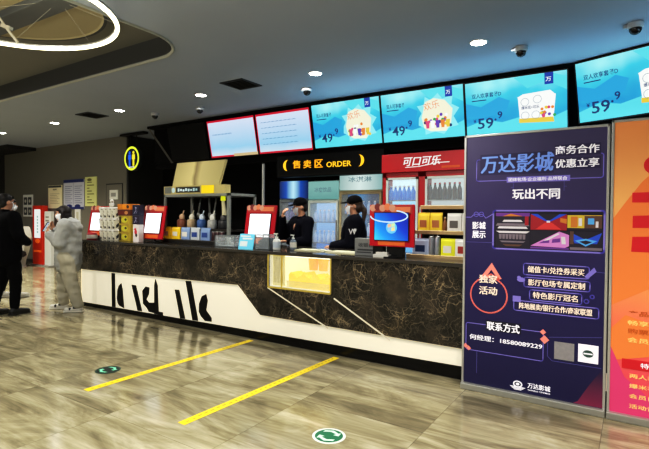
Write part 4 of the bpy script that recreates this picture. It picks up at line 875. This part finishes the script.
# ------------------------------------------------------------------ far wall: hung sign, notices, stands
t = thing('round_sign', 'round lit sign with blue and yellow figures hanging from ceiling', 'sign', (-9.17, 6.40, 2.575), 0)
MB().lathe((0, 0, 0), [(0, -.05), (.25, -.05), (.265, -.04), (.265, .04), (.25, .05), (0, .05)], n=40).build('disc', M('sign_disc', (40, 44, 46), .4), t, rot=(PI / 2, 0, 0))
MB().arc(0, 0, .235, .045, -.053, n=40).build('glow_ring', GLOW('ring_lime', (226, 240, 70), 1.1), t)
m = MB(); m.disc(0, 0, .21, y=-.052, mat=2, n=30)
for (s, c) in ((-1, 0), (1, 1)):
    x = .068 * s; m.disc(x, .125, .035, y=-.054, mat=c, n=14); m.poly([(x - .05, .085), (x + .05, .085), (x + .055, -.02), (x + .03, -.02), (x + .03, -.165), (x - .03, -.165), (x - .03, -.02), (x - .055, -.02)], -.054, c)
m.rect(-.1, .1, -.195, -.178, -.054, 3)
m.build('figures', [GLOW('fig_blue', (40, 110, 230), 1), GLOW('fig_yellow', (250, 236, 60), 1), M('sign_face', (30, 40, 60), .4), GLOW('fig_white', (250, 250, 250), 1)], t)
m = MB(); m.tube((-.1, 0, .25), (-.1, 0, .51), .012, n=8); m.tube((.1, 0, .25), (.1, 0, .51), .012, n=8); m.b2(-.42, .42, -.06, .06, .51, .55); m.build('hanger', black, t)
def notice(x0, x1, z0, z1, name, lab, fn, mats, y=6.53):
    t = thing(name, lab, 'notice', ((x0 + x1) / 2, y, z0), 0, 'notices on the far grey wall'); w, h = x1 - x0, z1 - z0
    MB().b2(-w / 2, w / 2, 0, .018, 0, h).build('sheet', mats[0], t); m = MB(); fn(m, w, h); m.build('notice_print', mats[1:], t)
ink = M('ink', (70, 72, 74), .6); shw = M('sheet_white', (206, 206, 200), .6, emit=(200, 200, 190), es=.12); shc = M('sheet_cream', (214, 206, 176), .6, emit=(210, 200, 160), es=.14); shb = M('sheet_blue', (40, 50, 120), .6); shy = M('sheet_lime', (200, 202, 150), .6, emit=(200, 200, 120), es=.12); grn = M('ink_olive', (120, 118, 60), .6)
def f1(m, w, h):
    for i in range(2):
        for j in range(2): m.rect(-w * .42 + i * w * .45, -w * .06 + i * w * .45, h * .08 + j * h * .46, h * .42 + j * h * .46, -.003, 0); m.disc(-w * .24 + i * w * .45, h * .25 + j * h * .46, w * .1, h * .08, -.005, 1, 10)
notice(-14.39, -13.86, 1.27, 1.88, 'wall_notice', 'white notice with four dark pictures behind the man in black', f1, [shw, ink, offw])
def f2(m, w, h): m.rect(-w * .48, w * .48, h * .9, h * .98, -.003, 0); m.text('通知', 0, h * .78, h * .07, -.003, 0, width=w * .3, align='C'); [m.rect(-w * .35, w * (.35 - .1 * (k % 3)), h * (.2 + .07 * k), h * (.215 + .07 * k), -.003, 1) for k in range(7)]
notice(-13.03, -12.36, 1.50, 2.10, 'wall_notice', 'cream notice with dark header above the woman in grey', f2, [shc, ink, M('ink_soft', (160, 150, 120), .6)])
def f3(m, w, h):
    m.rect(-w / 2, w / 2, h * .9, h, -.003, 0); m.rect(-w / 2, w / 2, 0, h * .07, -.003, 0)
    for s in (-1, 1):
        for k in range(9): m.rect(s * w * .24 - w * .18, s * w * .24 + w * (.18 - .08 * (k % 2)), h * (.2 + .07 * k), h * (.22 + .07 * k), -.003, 1)
        m.disc(s * w * .2, h * .1, w * .14, h * .06, -.004, 0, 12)
    m.line([(0, h * .15), (0, h * .88)], .012, -.003, 1)
notice(-12.27, -11.34, 1.48, 2.22, 'wall_notice', 'large two-column notice with blue header and footer', f3, [M('sheet_grey', (186, 188, 196), .6, emit=(180, 180, 195), es=.1), shb, M('ink_blue', (130, 134, 160), .6)])
def f4(m, w, h):
    for k in range(8): m.rect(-w * .3, w * (.3 - .2 * (k % 3)), h * (.1 + .1 * k), h * (.13 + .1 * k), -.003, 0)
    m.disc(-w * .1, h * .9, w * .2, h * .05, -.003, 0, 12)
notice(-11.29, -10.80, 1.55, 2.26, 'wall_notice', 'tall yellow-green notice right of the blue-headed one', f4, [shy, grn])
def f5(m, w, h): m.rect(-w * .3, w * .3, h * .3, h * .7, -.003, 0)
notice(-10.245, -9.93, 1.70, 1.92, 'wall_notice', 'small white notice on the flush panel by the wall corner', f5, [shw, M('ink_pale', (160, 160, 156), .6)], y=6.512)
notice(-11.75, -11.5, 1.05, 1.5, 'wall_notice', 'small tall white notice low between woman and far till', lambda m, w, h: m.rect(-w * .2, w * .2, h * .2, h * .8, -.003, 0), [shw, M('ink_pale2', (190, 186, 170), .6)])
t = thing('display_totem', 'slim red floor totem with a white lit panel by far wall', 'sign', (-13.12, 6.3, 0), 0)
MB().b2(-.26, .26, 0, .14, .03, 1.57).build('body', M('totem_red', (186, 44, 22), .4, emit=(190, 40, 16), es=.2), t, bev=.01)
m = MB(); m.rect(-.16, .16, .72, 1.47, -.003, 0)
for k in range(6): m.rect(-.02, .04, .85 + .08 * k, .9 + .08 * k, -.005, 1)
m.build('lit_panel', [GLOW('totem_white', (236, 240, 236), .95), GLOW('totem_ink', (150, 190, 180), .8)], t)
m = MB(); m.disc(0, .64, .12, .06, -.003, 0, 14); m.rect(-.2, .2, .35, .4, -.003, 0); m.build('orange_mark', M('totem_orange', (236, 120, 40), .5, emit=(236, 110, 30), es=.3), t)
MB().b2(-.3, .3, -.06, .2, 0, .03).build('base', silver, t)
t = thing('display_totem', 'slim white floor totem right of the red one', 'sign', (-12.62, 6.3, 0), 0)
MB().b2(-.15, .15, 0, .1, .03, 1.42).build('body', M('totem_pale', (206, 206, 198), .5, emit=(200, 200, 190), es=.2), t, bev=.01)
m = MB(); [m.rect(-.08, .08, .8 + .09 * k, .84 + .09 * k, -.003) for k in range(6)]; m.build('printed_lines', M('totem_grey', (150, 150, 140), .5), t); MB().b2(-.18, .18, -.06, .16, 0, .03).build('base', silver, t)
# white heart-shaped armchair
t = thing('lounge_chair', 'white rounded heart-backed lounge chair with dark base by far wall', 'chair', (-13.16, 5.95, 0), -.1)
wh = M('chair_white', (206, 202, 190), .5)
m = MB(); n = 40; pts = []
for k in range(n):
    a_ = 2 * PI * k / n; pts.append((.026 * 16 * math.sin(a_) ** 3, .035 * (13 * math.cos(a_) - 5 * math.cos(2 * a_) - 2 * math.cos(3 * a_) - math.cos(4 * a_)) + .62))
m.poly(pts, -.07, 0, depth=.14); m.build('heart_back', wh, t, bev=.03)
m = MB(); m.lathe((0, -.28, .25), [(0, 0), (.30, 0), (.36, .05), (.36, .14), (.28, .19), (0, .2)], n=28); m.build('seat', M('chair_dark', (40, 36, 34), .6), t, smooth=True)
m = MB(); m.lathe((0, -.2, 0), [(0, 0), (.28, 0), (.28, .03), (.06, .05), (.05, .25), (0, .25)], n=24); m.build('pedestal', silver, t)

# ------------------------------------------------------------------ floor markings
ytape = M('yellow_tape', (248, 214, 34), .45, emit=(240, 200, 20), es=.12, vary=.1, scale=10); tink = M('tape_ink', (190, 160, 34), .5)
for i, (xa, ya, xb, yb) in enumerate(((-3.555, 2.06, -3.50, 3.90), (-2.475, 2.08, -2.40, 3.90))):
    m = MB(); L = math.hypot(xb - xa, yb - ya); w = .066
    m.box((0, 0, .0006), (L, w, .0012), 0)
    k = -L / 2 + .03
    while k < L / 2 - .06:
        m.box((k + .02, .005 * (-1) ** int(k * 40), .0013), (random.uniform(.015, .035), .014, .0006), 1); k += .055
    t = m.build('floor_tape', [ytape, tink], None, ((xa + xb) / 2, (ya + yb) / 2, .0005), (0, 0, math.atan2(yb - ya, xb - xa)))
    tag(t, ('yellow printed tape line on floor nearer the green sticker at left' if i == 0 else 'yellow printed tape line on floor leading to the lit niche'), 'tape', 'yellow floor tape lines')
for i, (x, y, rr_) in enumerate(((-3.864, 2.44, .105), (-1.578, 2.481, .105))):
    t = thing('floor_sticker', ('round black and green floor sticker left of the tape lines' if i == 0 else 'round green floor sticker with white rim in the foreground'), 'sticker', (x, y, .001), yaw * 0 + (.4 if i else .2))
    MB().lathe((0, 0, 0), [(0, .0008), (rr_, .0008), (rr_, 0)], n=36).build('disc', M('sticker_rim_white', (222, 226, 216), .5) if i else M('sticker_dark', (16, 60, 44), .5), t)
    MB().lathe((0, 0, .0009), [(0, .0006), (rr_ * .84, .0006)], n=36).build('face', M('sticker_green', (8, 104, 70), .5) if i else M('sticker_black', (12, 30, 26), .5), t)
    m = MB(); r2 = rr_ * .8
    for s in (1, -1):
        pts = [(s * q[0] * r2, s * q[1] * r2) for q in ((-.55, .55), (.05, .62), (.5, .3), (.3, .12), (.72, -.02), (.85, .5), (.66, .42), (.25, .85), (-.4, .8))]
        m.poly(pts, 0, 0)
    m.build('arrows', M('sticker_white', (206, 232, 214), .5) if i else M('sticker_mint', (130, 220, 180), .5), t, (0, 0, .0024), (-PI / 2, 0, 0))

# ------------------------------------------------------------------ people
def blob(name, fill, mat, parent, vox=.012, smooth=3, wrinkle=0, wf=6):
    m = MB(); fill(m)
    me = bpy.data.meshes.new(name); m.bm.to_mesh(me); m.bm.free()
    o = bpy.data.objects.new(name, me); COL.objects.link(o)
    r = o.modifiers.new('r', 'REMESH'); r.mode = 'VOXEL'; r.voxel_size = vox
    s = o.modifiers.new('s', 'SMOOTH'); s.factor = .5; s.iterations = smooth
    dg = bpy.context.evaluated_depsgraph_get(); dg.update()
    me2 = bpy.data.meshes.new_from_object(o.evaluated_get(dg)); me2.name = name
    o.modifiers.clear(); o.data = me2; bpy.data.meshes.remove(me)
    me2.materials.clear()
    for q in (mat if isinstance(mat, list) else [mat]): me2.materials.append(q)
    if wrinkle:
        for v in me2.vertices:
            c = v.co; k = noise.noise(Vector((c.x * wf, c.y * wf, c.z * wf * 1.8))) + .5 * noise.noise(Vector((c.x * 2.3 * wf + 5, c.y * 2.3 * wf, c.z * 3 * wf)))
            v.co = c + v.normal * wrinkle * k
    for p in me2.polygons: p.use_smooth = True
    o.parent = parent
    return o
skin = M('skin', (196, 150, 122), .55); hairm = M('black_hair', (20, 16, 15), .5); maskm = M('mask_white', (222, 226, 228), .6, emit=(210, 216, 222), es=.12)
def hand(m, wr, d, pn, up_, curl=.5):
    """palm + five fingers. d: pointing direction, pn: palm normal (fingers curl towards it), up_: thumb side"""
    d = Vector(d).normalized(); pn = (Vector(pn) - Vector(pn).dot(d) * d).normalized(); s = Vector(up_); s = (s - s.dot(d) * d - s.dot(pn) * pn).normalized(); wr = Vector(wr)
    for k in range(4):
        a0 = wr + d * .01 + s * (.024 - .016 * k) * .7; a1 = wr + d * .082 + s * (.030 - .020 * k)
        m.capsule(a0, a1, .017, .0135, n=8)
        ln = [.040, .046, .042, .032][k]; dd = d
        p = a1
        for j, f_ in enumerate((1, .65, .5)):
            dd = (dd * math.cos(curl * .8) + pn * math.sin(curl * .8)).normalized(); pn2 = (pn - pn.dot(dd) * dd)
            q = p + dd * ln * f_; m.capsule(p, q, .0095 - .001 * j, .009 - .001 * j, n=8); p = q
    b0 = wr + d * .02 + s * .022; dd = (d * .62 + s * .78 + pn * .25).normalized(); b1 = b0 + dd * .045; m.capsule(b0, b1, .015, .011, n=8); dd = (dd + d * .6 + pn * .3).normalized(); m.capsule(b1, b1 + dd * .034, .0105, .009, n=8)
def person(label, loc, face, Ht, arms, outfit, head_turn=0, head_tilt=0, step=.0, lean=0, stance=0, fwd=0, hair='short', cap=False, mask=True, build=1.0, torso='jacket'):
    """arms: (elbowR, wristR, handdirR, palmR, elbowL, wristL, handdirL, palmL) local, person faces -Y, right hand is -X"""
    s = Ht / 1.72
    t = thing('person', label, 'person', loc, math.atan2(face[1], face[0]) + PI / 2)
    t.scale = (s, s, s)
    TH = Matrix.Translation((0, -fwd, 1.47 - fwd * .35)) @ Euler((head_tilt, 0, head_turn)).to_matrix().to_4x4() @ Matrix.Translation((0, 0, -1.47))
    V = lambda *p: tuple(TH @ Vector(p))
    sh = [(-.185 * build, .01, 1.385), (.185 * build, .01, 1.385)]
    el = [arms[0], arms[4]]; wr = [arms[1], arms[5]]
    hipx = .09 + stance * .4; kn = [(-.10 - stance * .8, -.02 - step, .50), (.10 + stance * .8, -.02 + step, .50)]; an = [(-.105 - stance, .02 - step * 1.6, .085), (.105 + stance, .02 + step * 1.6, .085)]
    def headprims(m, g=0):
        m.ell(V(0, .012, 1.615), (.076 + g, .094 + g, .100 + g), rot=(head_tilt, 0, head_turn), u=20, v=14)
        m.ell(V(0, -.03, 1.55), (.058 + g, .062 + g, .068 + g), rot=(head_tilt, 0, head_turn), u=16, v=12)
    def body(m):
        headprims(m)
        m.capsule(V(0, -.088, 1.60), V(0, -.104, 1.572), .010, .014, n=8)          # nose
        m.capsule(V(-.02, -.082, 1.528), V(.02, -.082, 1.528), .010, n=8)           # mouth
        m.capsule(V(-.028, -.072, 1.505), V(.028, -.072, 1.505), .014, n=8)
        for q in (-1, 1):
            m.ell(V(q * .078, .012, 1.59), (.012, .02, .032), rot=(0, 0, head_turn + q * .3), u=10, v=8)
            m.capsule(V(q * .015, -.084, 1.628), V(q * .05, -.072, 1.628), .010, n=8)  # brow
        m.capsule((0, .015, 1.38), V(0, .01, 1.53), .06, .054)
        m.capsule((-.1, .0, 1.33), (.1, 0, 1.33), .09); m.capsule((0, 0, 1.3), (0, 0, .98), .12, .115); m.capsule((-.06, 0, .95), (.06, 0, .95), .12)
        for q in (0, 1):
            m.capsule(sh[q], el[q], .05, .04); m.capsule(el[q], wr[q], .04, .028)
            hx = (-hipx, hipx)[q]
            m.capsule((hx, 0, .92), kn[q], .082, .055); m.capsule(kn[q], an[q], .052, .036); m.capsule(an[q], (an[q][0], an[q][1] - .11, .042), .032, .022)
            hd, pn, thumb = (arms[2], arms[3], arms[8]) if q == 0 else (arms[6], arms[7], arms[9])
            hand(m, wr[q], hd, pn, thumb, .55)
    b = blob('body', body, skin, t, vox=.0075, smooth=2)
    m = MB()
    for q in (-1, 1): m.ell(V(q * .031, -.077, 1.606), (.013, .008, .008), 0, u=10, v=8); m.ell(V(q * .031, -.0835, 1.606), (.006, .004, .006), 1, u=8, v=6)
    m.build('eyes', [M('eye_white', (225, 222, 216), .3), M('eye_dark', (24, 18, 16), .3)], t, smooth=True)
    # upper garment
    o = outfit
    def top_(m):
        k = o.get('bulk', 1.0); hem = o.get('hem', .86)
        m.capsule((-.115 * build, .01, 1.335), (.115 * build, .01, 1.335), .105 * k)
        m.capsule((-.05 * build, .005, 1.25), (-.05 * build, .0, hem + .10), .125 * k, .125 * k * o.get('hemw', 1)); m.capsule((.05 * build, .005, 1.25), (.05 * build, .0, hem + .10), .125 * k, .125 * k * o.get('hemw', 1))
        m.capsule((0, .02, 1.38), (0, .015, 1.455), .085, .068)
        for q in (0, 1):
            e_, w_ = Vector(el[q]), Vector(wr[q]); ww = e_ + (w_ - e_) * .93
            m.capsule(sh[q], el[q], .078 * k, .062 * k); m.capsule(el[q], ww, .062 * k, .046 * k)
        if o.get('hood'):
            m.ell((0, .10, 1.40), (.13, .085, .07), u=16, v=10); m.ell((0, .15, 1.35), (.11, .06, .085), u=16, v=10)
            m.capsule((-.10, .05, 1.43), (.10, .05, 1.43), .04)
    tp = blob(o['top_name'], top_, o['top'], t, vox=.014, smooth=4, wrinkle=o.get('wr', .007))
    if o.get('rib'):
        z = o['hem']
    def legs_(m):
        k = o.get('legw', 1.0)
        m.capsule((-.055, .0, .93), (.055, .0, .93), .135 * min(k, 1.1))
        for q in (0, 1):
            hx = (-hipx, hipx)[q]; m.capsule((hx, 0, .90), kn[q], .105 * k, .082 * k); a_ = Vector(an[q]); m.capsule(kn[q], (a_.x, a_.y + .01, a_.z + .05), .080 * k, .064 * k)
    blob('trousers', legs_, o['legs'], t, vox=.014, smooth=4, wrinkle=o.get('lwr', .006))
    for q in (0, 1):
        a_ = an[q]
        def shoe(m):
            m.capsule((a_[0], a_[1] + .045, .05), (a_[0], a_[1] - .06, .045), .046, .046); m.capsule((a_[0], a_[1] - .06, .042), (a_[0] * 1.05, a_[1] - .165, .036), .046, .036); m.capsule((a_[0], a_[1] + .02, .09), (a_[0], a_[1] + .0, .10), .044)
        sh_ = blob('shoe', shoe, o['shoe'], t, vox=.01, smooth=2)
        m = MB(); m.b2(-.043, .043, -.2, .09, .001, .026)
        m.build('sole', o['sole'], sh_, (a_[0], a_[1], 0), bev=.012)
        if o.get('shoe_band'):
            m = MB(); m.box((0, -.03, .075), (.097, .05, .03)); m.box((0, -.10, .055), (.088, .03, .045)); m.build('shoe_stripe', o['shoe_band'], sh_, (a_[0], a_[1], 0), bev=.01)
    # hair
    def hair_(m):
        if hair == 'short':
            m.ell(V(0, .022, 1.645), (.085, .098, .082), rot=(head_tilt, 0, head_turn), u=20, v=14); m.ell(V(0, .055, 1.59), (.076, .058, .075), u=16, v=12)
            if not cap:
                for k in range(7): m.capsule(V(-.05 + .017 * k, -.065, 1.672), V(-.045 + .015 * k, -.082, 1.652), .014, .008, n=6)
        elif hair == 'bob':
            m.ell(V(0, .025, 1.64), (.098, .108, .092), rot=(head_tilt, 0, head_turn), u=20, v=14); m.ell(V(0, .05, 1.56), (.098, .08, .10), u=16, v=12)
            for q in (-1, 1): m.capsule(V(q * .082, -.01, 1.62), V(q * .078, -.02, 1.50), .03, .022, n=8)
            m.capsule(V(-.05, -.078, 1.668), V(.05, -.078, 1.668), .022, n=8)
        else:
            m.ell(V(0, .022, 1.64), (.087, .098, .082), rot=(head_tilt, 0, head_turn), u=20, v=14); m.ell(V(0, .06, 1.58), (.078, .055, .08), u=16, v=12)
            m.capsule(V(0, .11, 1.60), V(0, .145, 1.53), .03, .036, n=10); m.capsule(V(0, .145, 1.53), V(.01, .13, 1.36), .036, .016, n=10)
    blob('hair', hair_, o.get('hair_mat', hairm), t, vox=.009, smooth=2, wrinkle=.003, wf=30)
    if mask:
        m = MB(); rings = []
        for (z, r, dy) in ((1.488, .046, -.070), (1.508, .066, -.074), (1.545, .077, -.078), (1.575, .082, -.074), (1.598, .082, -.064)):
            rings.append([m.bm.verts.new(V(r * math.sin(b_), dy + .05 - .062 * math.cos(b_) - (.018 if abs(b_) < .5 and 1.53 < z < 1.58 else 0), z)) for b_ in [(-1.25 + 2.5 * k / 10) for k in range(11)]])
        for a_, b_ in zip(rings, rings[1:]):
            for k in range(10): m.bm.faces.new((a_[k], a_[k + 1], b_[k + 1], b_[k]))
        for q in (-1, 1): m.tube(V(q * .069, -.03, 1.585), V(q * .082, .015, 1.60), .003, n=6)
        m.build('face_mask', o.get('mask', maskm), t, smooth=True)
    if cap:
        def cap_(m): m.ell(V(0, .012, 1.655), (.093, .108, .072), rot=(head_tilt, 0, head_turn), u=20, v=14); m.ell(V(0, .012, 1.68), (.085, .095, .06), u=20, v=14)
        c_ = blob('cap', cap_, o['cap'], t, vox=.009, smooth=2)
        def brim(m):
            for k in range(9): b_ = -.9 + 1.8 * k / 8; m.capsule(V(.07 * math.sin(b_), -.07 * math.cos(b_), 1.650), V(.082 * math.sin(b_), -.085 - .085 * math.cos(b_), 1.632), .012, .008, n=6)
        blob('cap_brim', brim, o['cap'], c_, vox=.007, smooth=2)
    return t, V
blkcloth = M('black_cloth', (13, 13, 15), .85, spec=.06); blktr = M('black_trousers', (16, 16, 17), .85, spec=.06); navycl = M('navy_cloth', (14, 15, 24), .85, spec=.06)
greyh = M('grey_hoodie', (166, 168, 167), .85, spec=.2, vary=.15, scale=14); greyp = M('grey_sweatpants', (172, 168, 152), .85, vary=.12, scale=10); blksh = M('black_shoe', (18, 18, 18), .4); whsh = M('white_shoe', (206, 204, 196), .5); whsole = M('white_sole', (216, 214, 206), .5)
down = ((-.25, .03, 1.12), (-.27, -.03, .88), (0, -.1, -1), (.9, 0, 0), (.25, .03, 1.12), (.27, -.03, .88), (0, -.1, -1), (-.9, 0, 0), (0, -1, 0), (0, -1, 0))
fwdarms = ((-.26, -.02, 1.10), (-.16, -.24, 1.10), (.5, -.8, .1), (0, 0, 1), (.26, -.02, 1.10), (.14, -.26, 1.12), (-.5, -.8, .1), (0, 0, 1), (0, 0, 1), (0, 0, 1))
closearms = ((-.29, -.0, 1.12), (-.17, -.20, 1.02), (.75, -.6, .1), (0, .6, .6), (.29, .0, 1.12), (.16, -.20, 1.02), (-.75, -.6, .1), (0, .6, .6), (0, 0, 1), (0, 0, 1))
# man at the left edge, seen from behind
person('man in long black coat and face mask standing with back to viewer at left', (-7.08, 3.0, 0), (-.12, .99), 1.635, closearms, dict(top_name='coat', top=blkcloth, legs=blktr, shoe=blksh, sole=blksh, hem=.74, bulk=1.26, hemw=1.08, wr=.006), head_turn=.05, step=.05, hair='short')
# hidden companion
person('person in black trousers and white sneakers, mostly hidden behind the man in black', (-8.5, 3.66, 0), (.3, .95), 1.62, down, dict(top_name='jacket', top=blkcloth, legs=blktr, shoe=whsh, sole=whsole, hem=.86, bulk=1.05), step=.06, hair='short')
# woman in grey
phone_arms = ((-.25, -.06, 1.12), (-.10, -.24, 1.30), (.25, -.35, .9), (.4, .6, 0), (.24, -.05, 1.10), (.10, -.25, 1.24), (-.3, -.4, .85), (-.4, .6, 0), (.6, -.4, .3), (-.6, -.4, .3))
wt, WV = person('woman in grey hooded jacket and grey sweatpants looking at her phone', (-6.70, 3.63, 0), (-.72, -.69), 1.50, phone_arms, dict(top_name='hooded_jacket', top=greyh, legs=greyp, shoe=whsh, sole=whsole, shoe_band=black, hem=.66, bulk=1.5, hemw=1.0, wr=.017, legw=1.36, lwr=.014, hood=True, hair_mat=M('dark_brown_hair', (30, 20, 18), .5)), head_turn=.45, head_tilt=.05, stance=.055, fwd=.075, step=.10, hair='bob')
def handphone(loc, rz, lab):
    t = thing('smartphone', lab, 'phone', loc, rz); t.rotation_euler = (-.5, 0, rz)
    MB().b2(-.036, .036, -.004, .004, -.075, .075).build('body', blackg, t, bev=.004); MB().rect(-.032, .032, -.068, .068, 0).build('display', GLOW('phone_glow', (190, 205, 225), .7), t, (0, .0048, 0), (0, 0, PI))
rzw = math.atan2(-.69, -.72) + PI / 2; sw = 1.50 / 1.72
pv = Matrix.Rotation(rzw, 4, 'Z') @ Vector((0, -.335 * sw, 1.36 * sw)); handphone((-6.70 + pv.x, 3.63 + pv.y, pv.z), rzw, 'dark phone held up by the woman in grey')
# staff
arm1 = ((-.36, -.10, 1.14), (-.17, -.21, 1.46), (.55, -.1, .75), (.5, .8, 0), (.25, -.05, 1.12), (.12, -.27, 1.12), (-.3, -.9, .1), (0, 0, -1), (.3, -.3, .5), (-1, 0, 0))
t1, V1 = person('staff member in black cap and top raising a hand to the face behind the counter', (-3.71, 5.10, 0), (-.42, -.90), 1.595, arm1, dict(top_name='work_jacket', top=navycl, legs=blktr, shoe=blksh, sole=blksh, cap=blkcloth, hem=.86, bulk=1.12, wr=.007, mask=M('mask_grey', (186, 192, 198), .6)), head_turn=-.35, head_tilt=.12, hair='short', cap=True)
m = MB()
for q in (-1, 1): m.arc(q * .034, 1.606, .024, .005, 0, n=14)
m.line([(-.01, 1.608), (.01, 1.608)], .005); m.line([(-.058, 1.61), (-.075, 1.61)], .005); m.line([(.058, 1.61), (.075, 1.61)], .005)
o = m.build('glasses', black, t1); o.matrix_local = Matrix.Translation((0, 0, 1.47)) @ Euler((.12, 0, -.35)).to_matrix().to_4x4() @ Matrix.Translation((0, -.098, -1.47))
arm2 = ((-.24, -.04, 1.10), (-.10, -.27, 1.06), (.2, -.95, -.1), (0, 0, -1), (.24, -.05, 1.10), (.10, -.28, 1.06), (-.2, -.95, -.1), (0, 0, -1), (1, 0, 0), (-1, 0, 0))
t2, V2 = person('staff member in black cap and hoodie with ponytail, in profile behind counter', (-2.91, 5.10, 0), (-.84, -.54), 1.61, arm2, dict(top_name='hoodie', top=navycl, legs=blktr, shoe=blksh, sole=blksh, cap=blkcloth, hem=.86, bulk=1.36, wr=.008, hair_mat=M('brown_hair', (58, 40, 28), .5)), head_turn=-.1, hair='tail', cap=True)
m = MB(); m.text('W', -.05, 0, .07, 0, width=.10, bold=.02); m.disc(.03, .055, .02, y=0, n=10); o = m.build('shirt_logo', M('logo_white', (205, 205, 205), .6), t2, (.352, -.03, 1.235), (0, 0, PI / 2))

# ------------------------------------------------------------------ light
def spot(x, y, e, col=(1, .95, .86), size=2.2, r=.05):
    l = bpy.data.lights.new('spot', 'SPOT'); l.energy = e; l.color = col; l.spot_size = size; l.spot_blend = .8; l.shadow_soft_size = r
    o = bpy.data.objects.new('downlight_fill_lamp', l); COL.objects.link(o); o.location = (x, y, CEIL - .03); return o  # shared by the real downlights and the added spots
for x in spots: spot(x, 4.9, 160)
for x in (-12.5, -9, 0, 1.8): spot(x, 1.6, 300)
for x in (-12, -9, -6, -3.4, -1.2, 1.2): spot(x, -1.6, 360)
def aimed(x, y, tx, ty, tz, e):
    o = spot(x, y, e, size=1.0); o.rotation_euler = Vector((tx - x, ty - y, tz - CEIL + .03)).to_track_quat('-Z', 'Y').to_euler()
aimed(-6.2, 1.9, -6.3, 4.3, 1.1, 130); aimed(-4.6, 1.9, -4.7, 4.3, 1.1, 110); aimed(-1.9, 1.9, -1.6, 4.4, 1.2, 130); aimed(-3.2, 1.9, -3.3, 5, 1.2, 90)  # unseen spots added to brighten the counter goods and staff
def area(loc, size, e, col, rot=(0, 0, 0)):
    l = bpy.data.lights.new('area', 'AREA'); l.shape = 'RECTANGLE'; l.size, l.size_y = size; l.energy = e; l.color = col
    o = bpy.data.objects.new('area_fill_lamp', l); COL.objects.link(o); o.location = loc; o.rotation_euler = rot; return o  # area lamps are added fill without fixtures
area((-3.0, .4, CEIL - .02), (1.2, .3), 110, (1, .96, .9))
area((-9.5, 1.8, RT - .12), (3, .5), 110, (1, .96, .88))
area((-3.5, 5.3, CEIL - .02), (5, .15), 16, (.92, .97, 1))
l = bpy.data.lights.new('ring_lamp', 'POINT'); l.energy = 14; l.color = (1, .95, .8); l.shadow_soft_size = .3
o = bpy.data.objects.new('ring_lamp', l); COL.objects.link(o); o.location = (-4.19, 1.72, 3.05)
w = bpy.data.worlds.new('world'); SC.world = w; w.use_nodes = True; w.node_tree.nodes['Background'].inputs[0].default_value = (.5, .55, .6, 1); w.node_tree.nodes['Background'].inputs[1].default_value = .12
area((-4, -1.2, 1.9), (8, 1.2), 230, (.96, .98, 1), (PI, 0, 0))  # upward fill added behind the camera to lift the ceiling
for x in (-14, -11.5): spot(x, 3.9, 200)  # spots without fixtures, added to lift the dim left side
spot(-10.3, 3.8, 120)  # one more added spot, brightening the far wall
area((-1.6, 5.75, 2.36), (5.0, .12), 20, (.35, .75, 1), (PI, 0, 0))  # added cyan uplight, imitates screen glow on the ceiling
area((1.5, 4.6, 2.3), (.8, 1.6), 26, (.45, .78, 1), (PI, 0, 0))  # added blue uplight out of view, tints the right of the ceiling
SC.view_settings.view_transform = 'Standard'; SC.view_settings.look = 'None'; SC.view_settings.exposure = .0; SC.view_settings.gamma = 1
SC.view_settings.use_curve_mapping = True
cmap = SC.view_settings.curve_mapping; cv = cmap.curves[3]
for p_ in ((.13, .085), (.5, .525)): cv.points.new(*p_)
cmap.update()
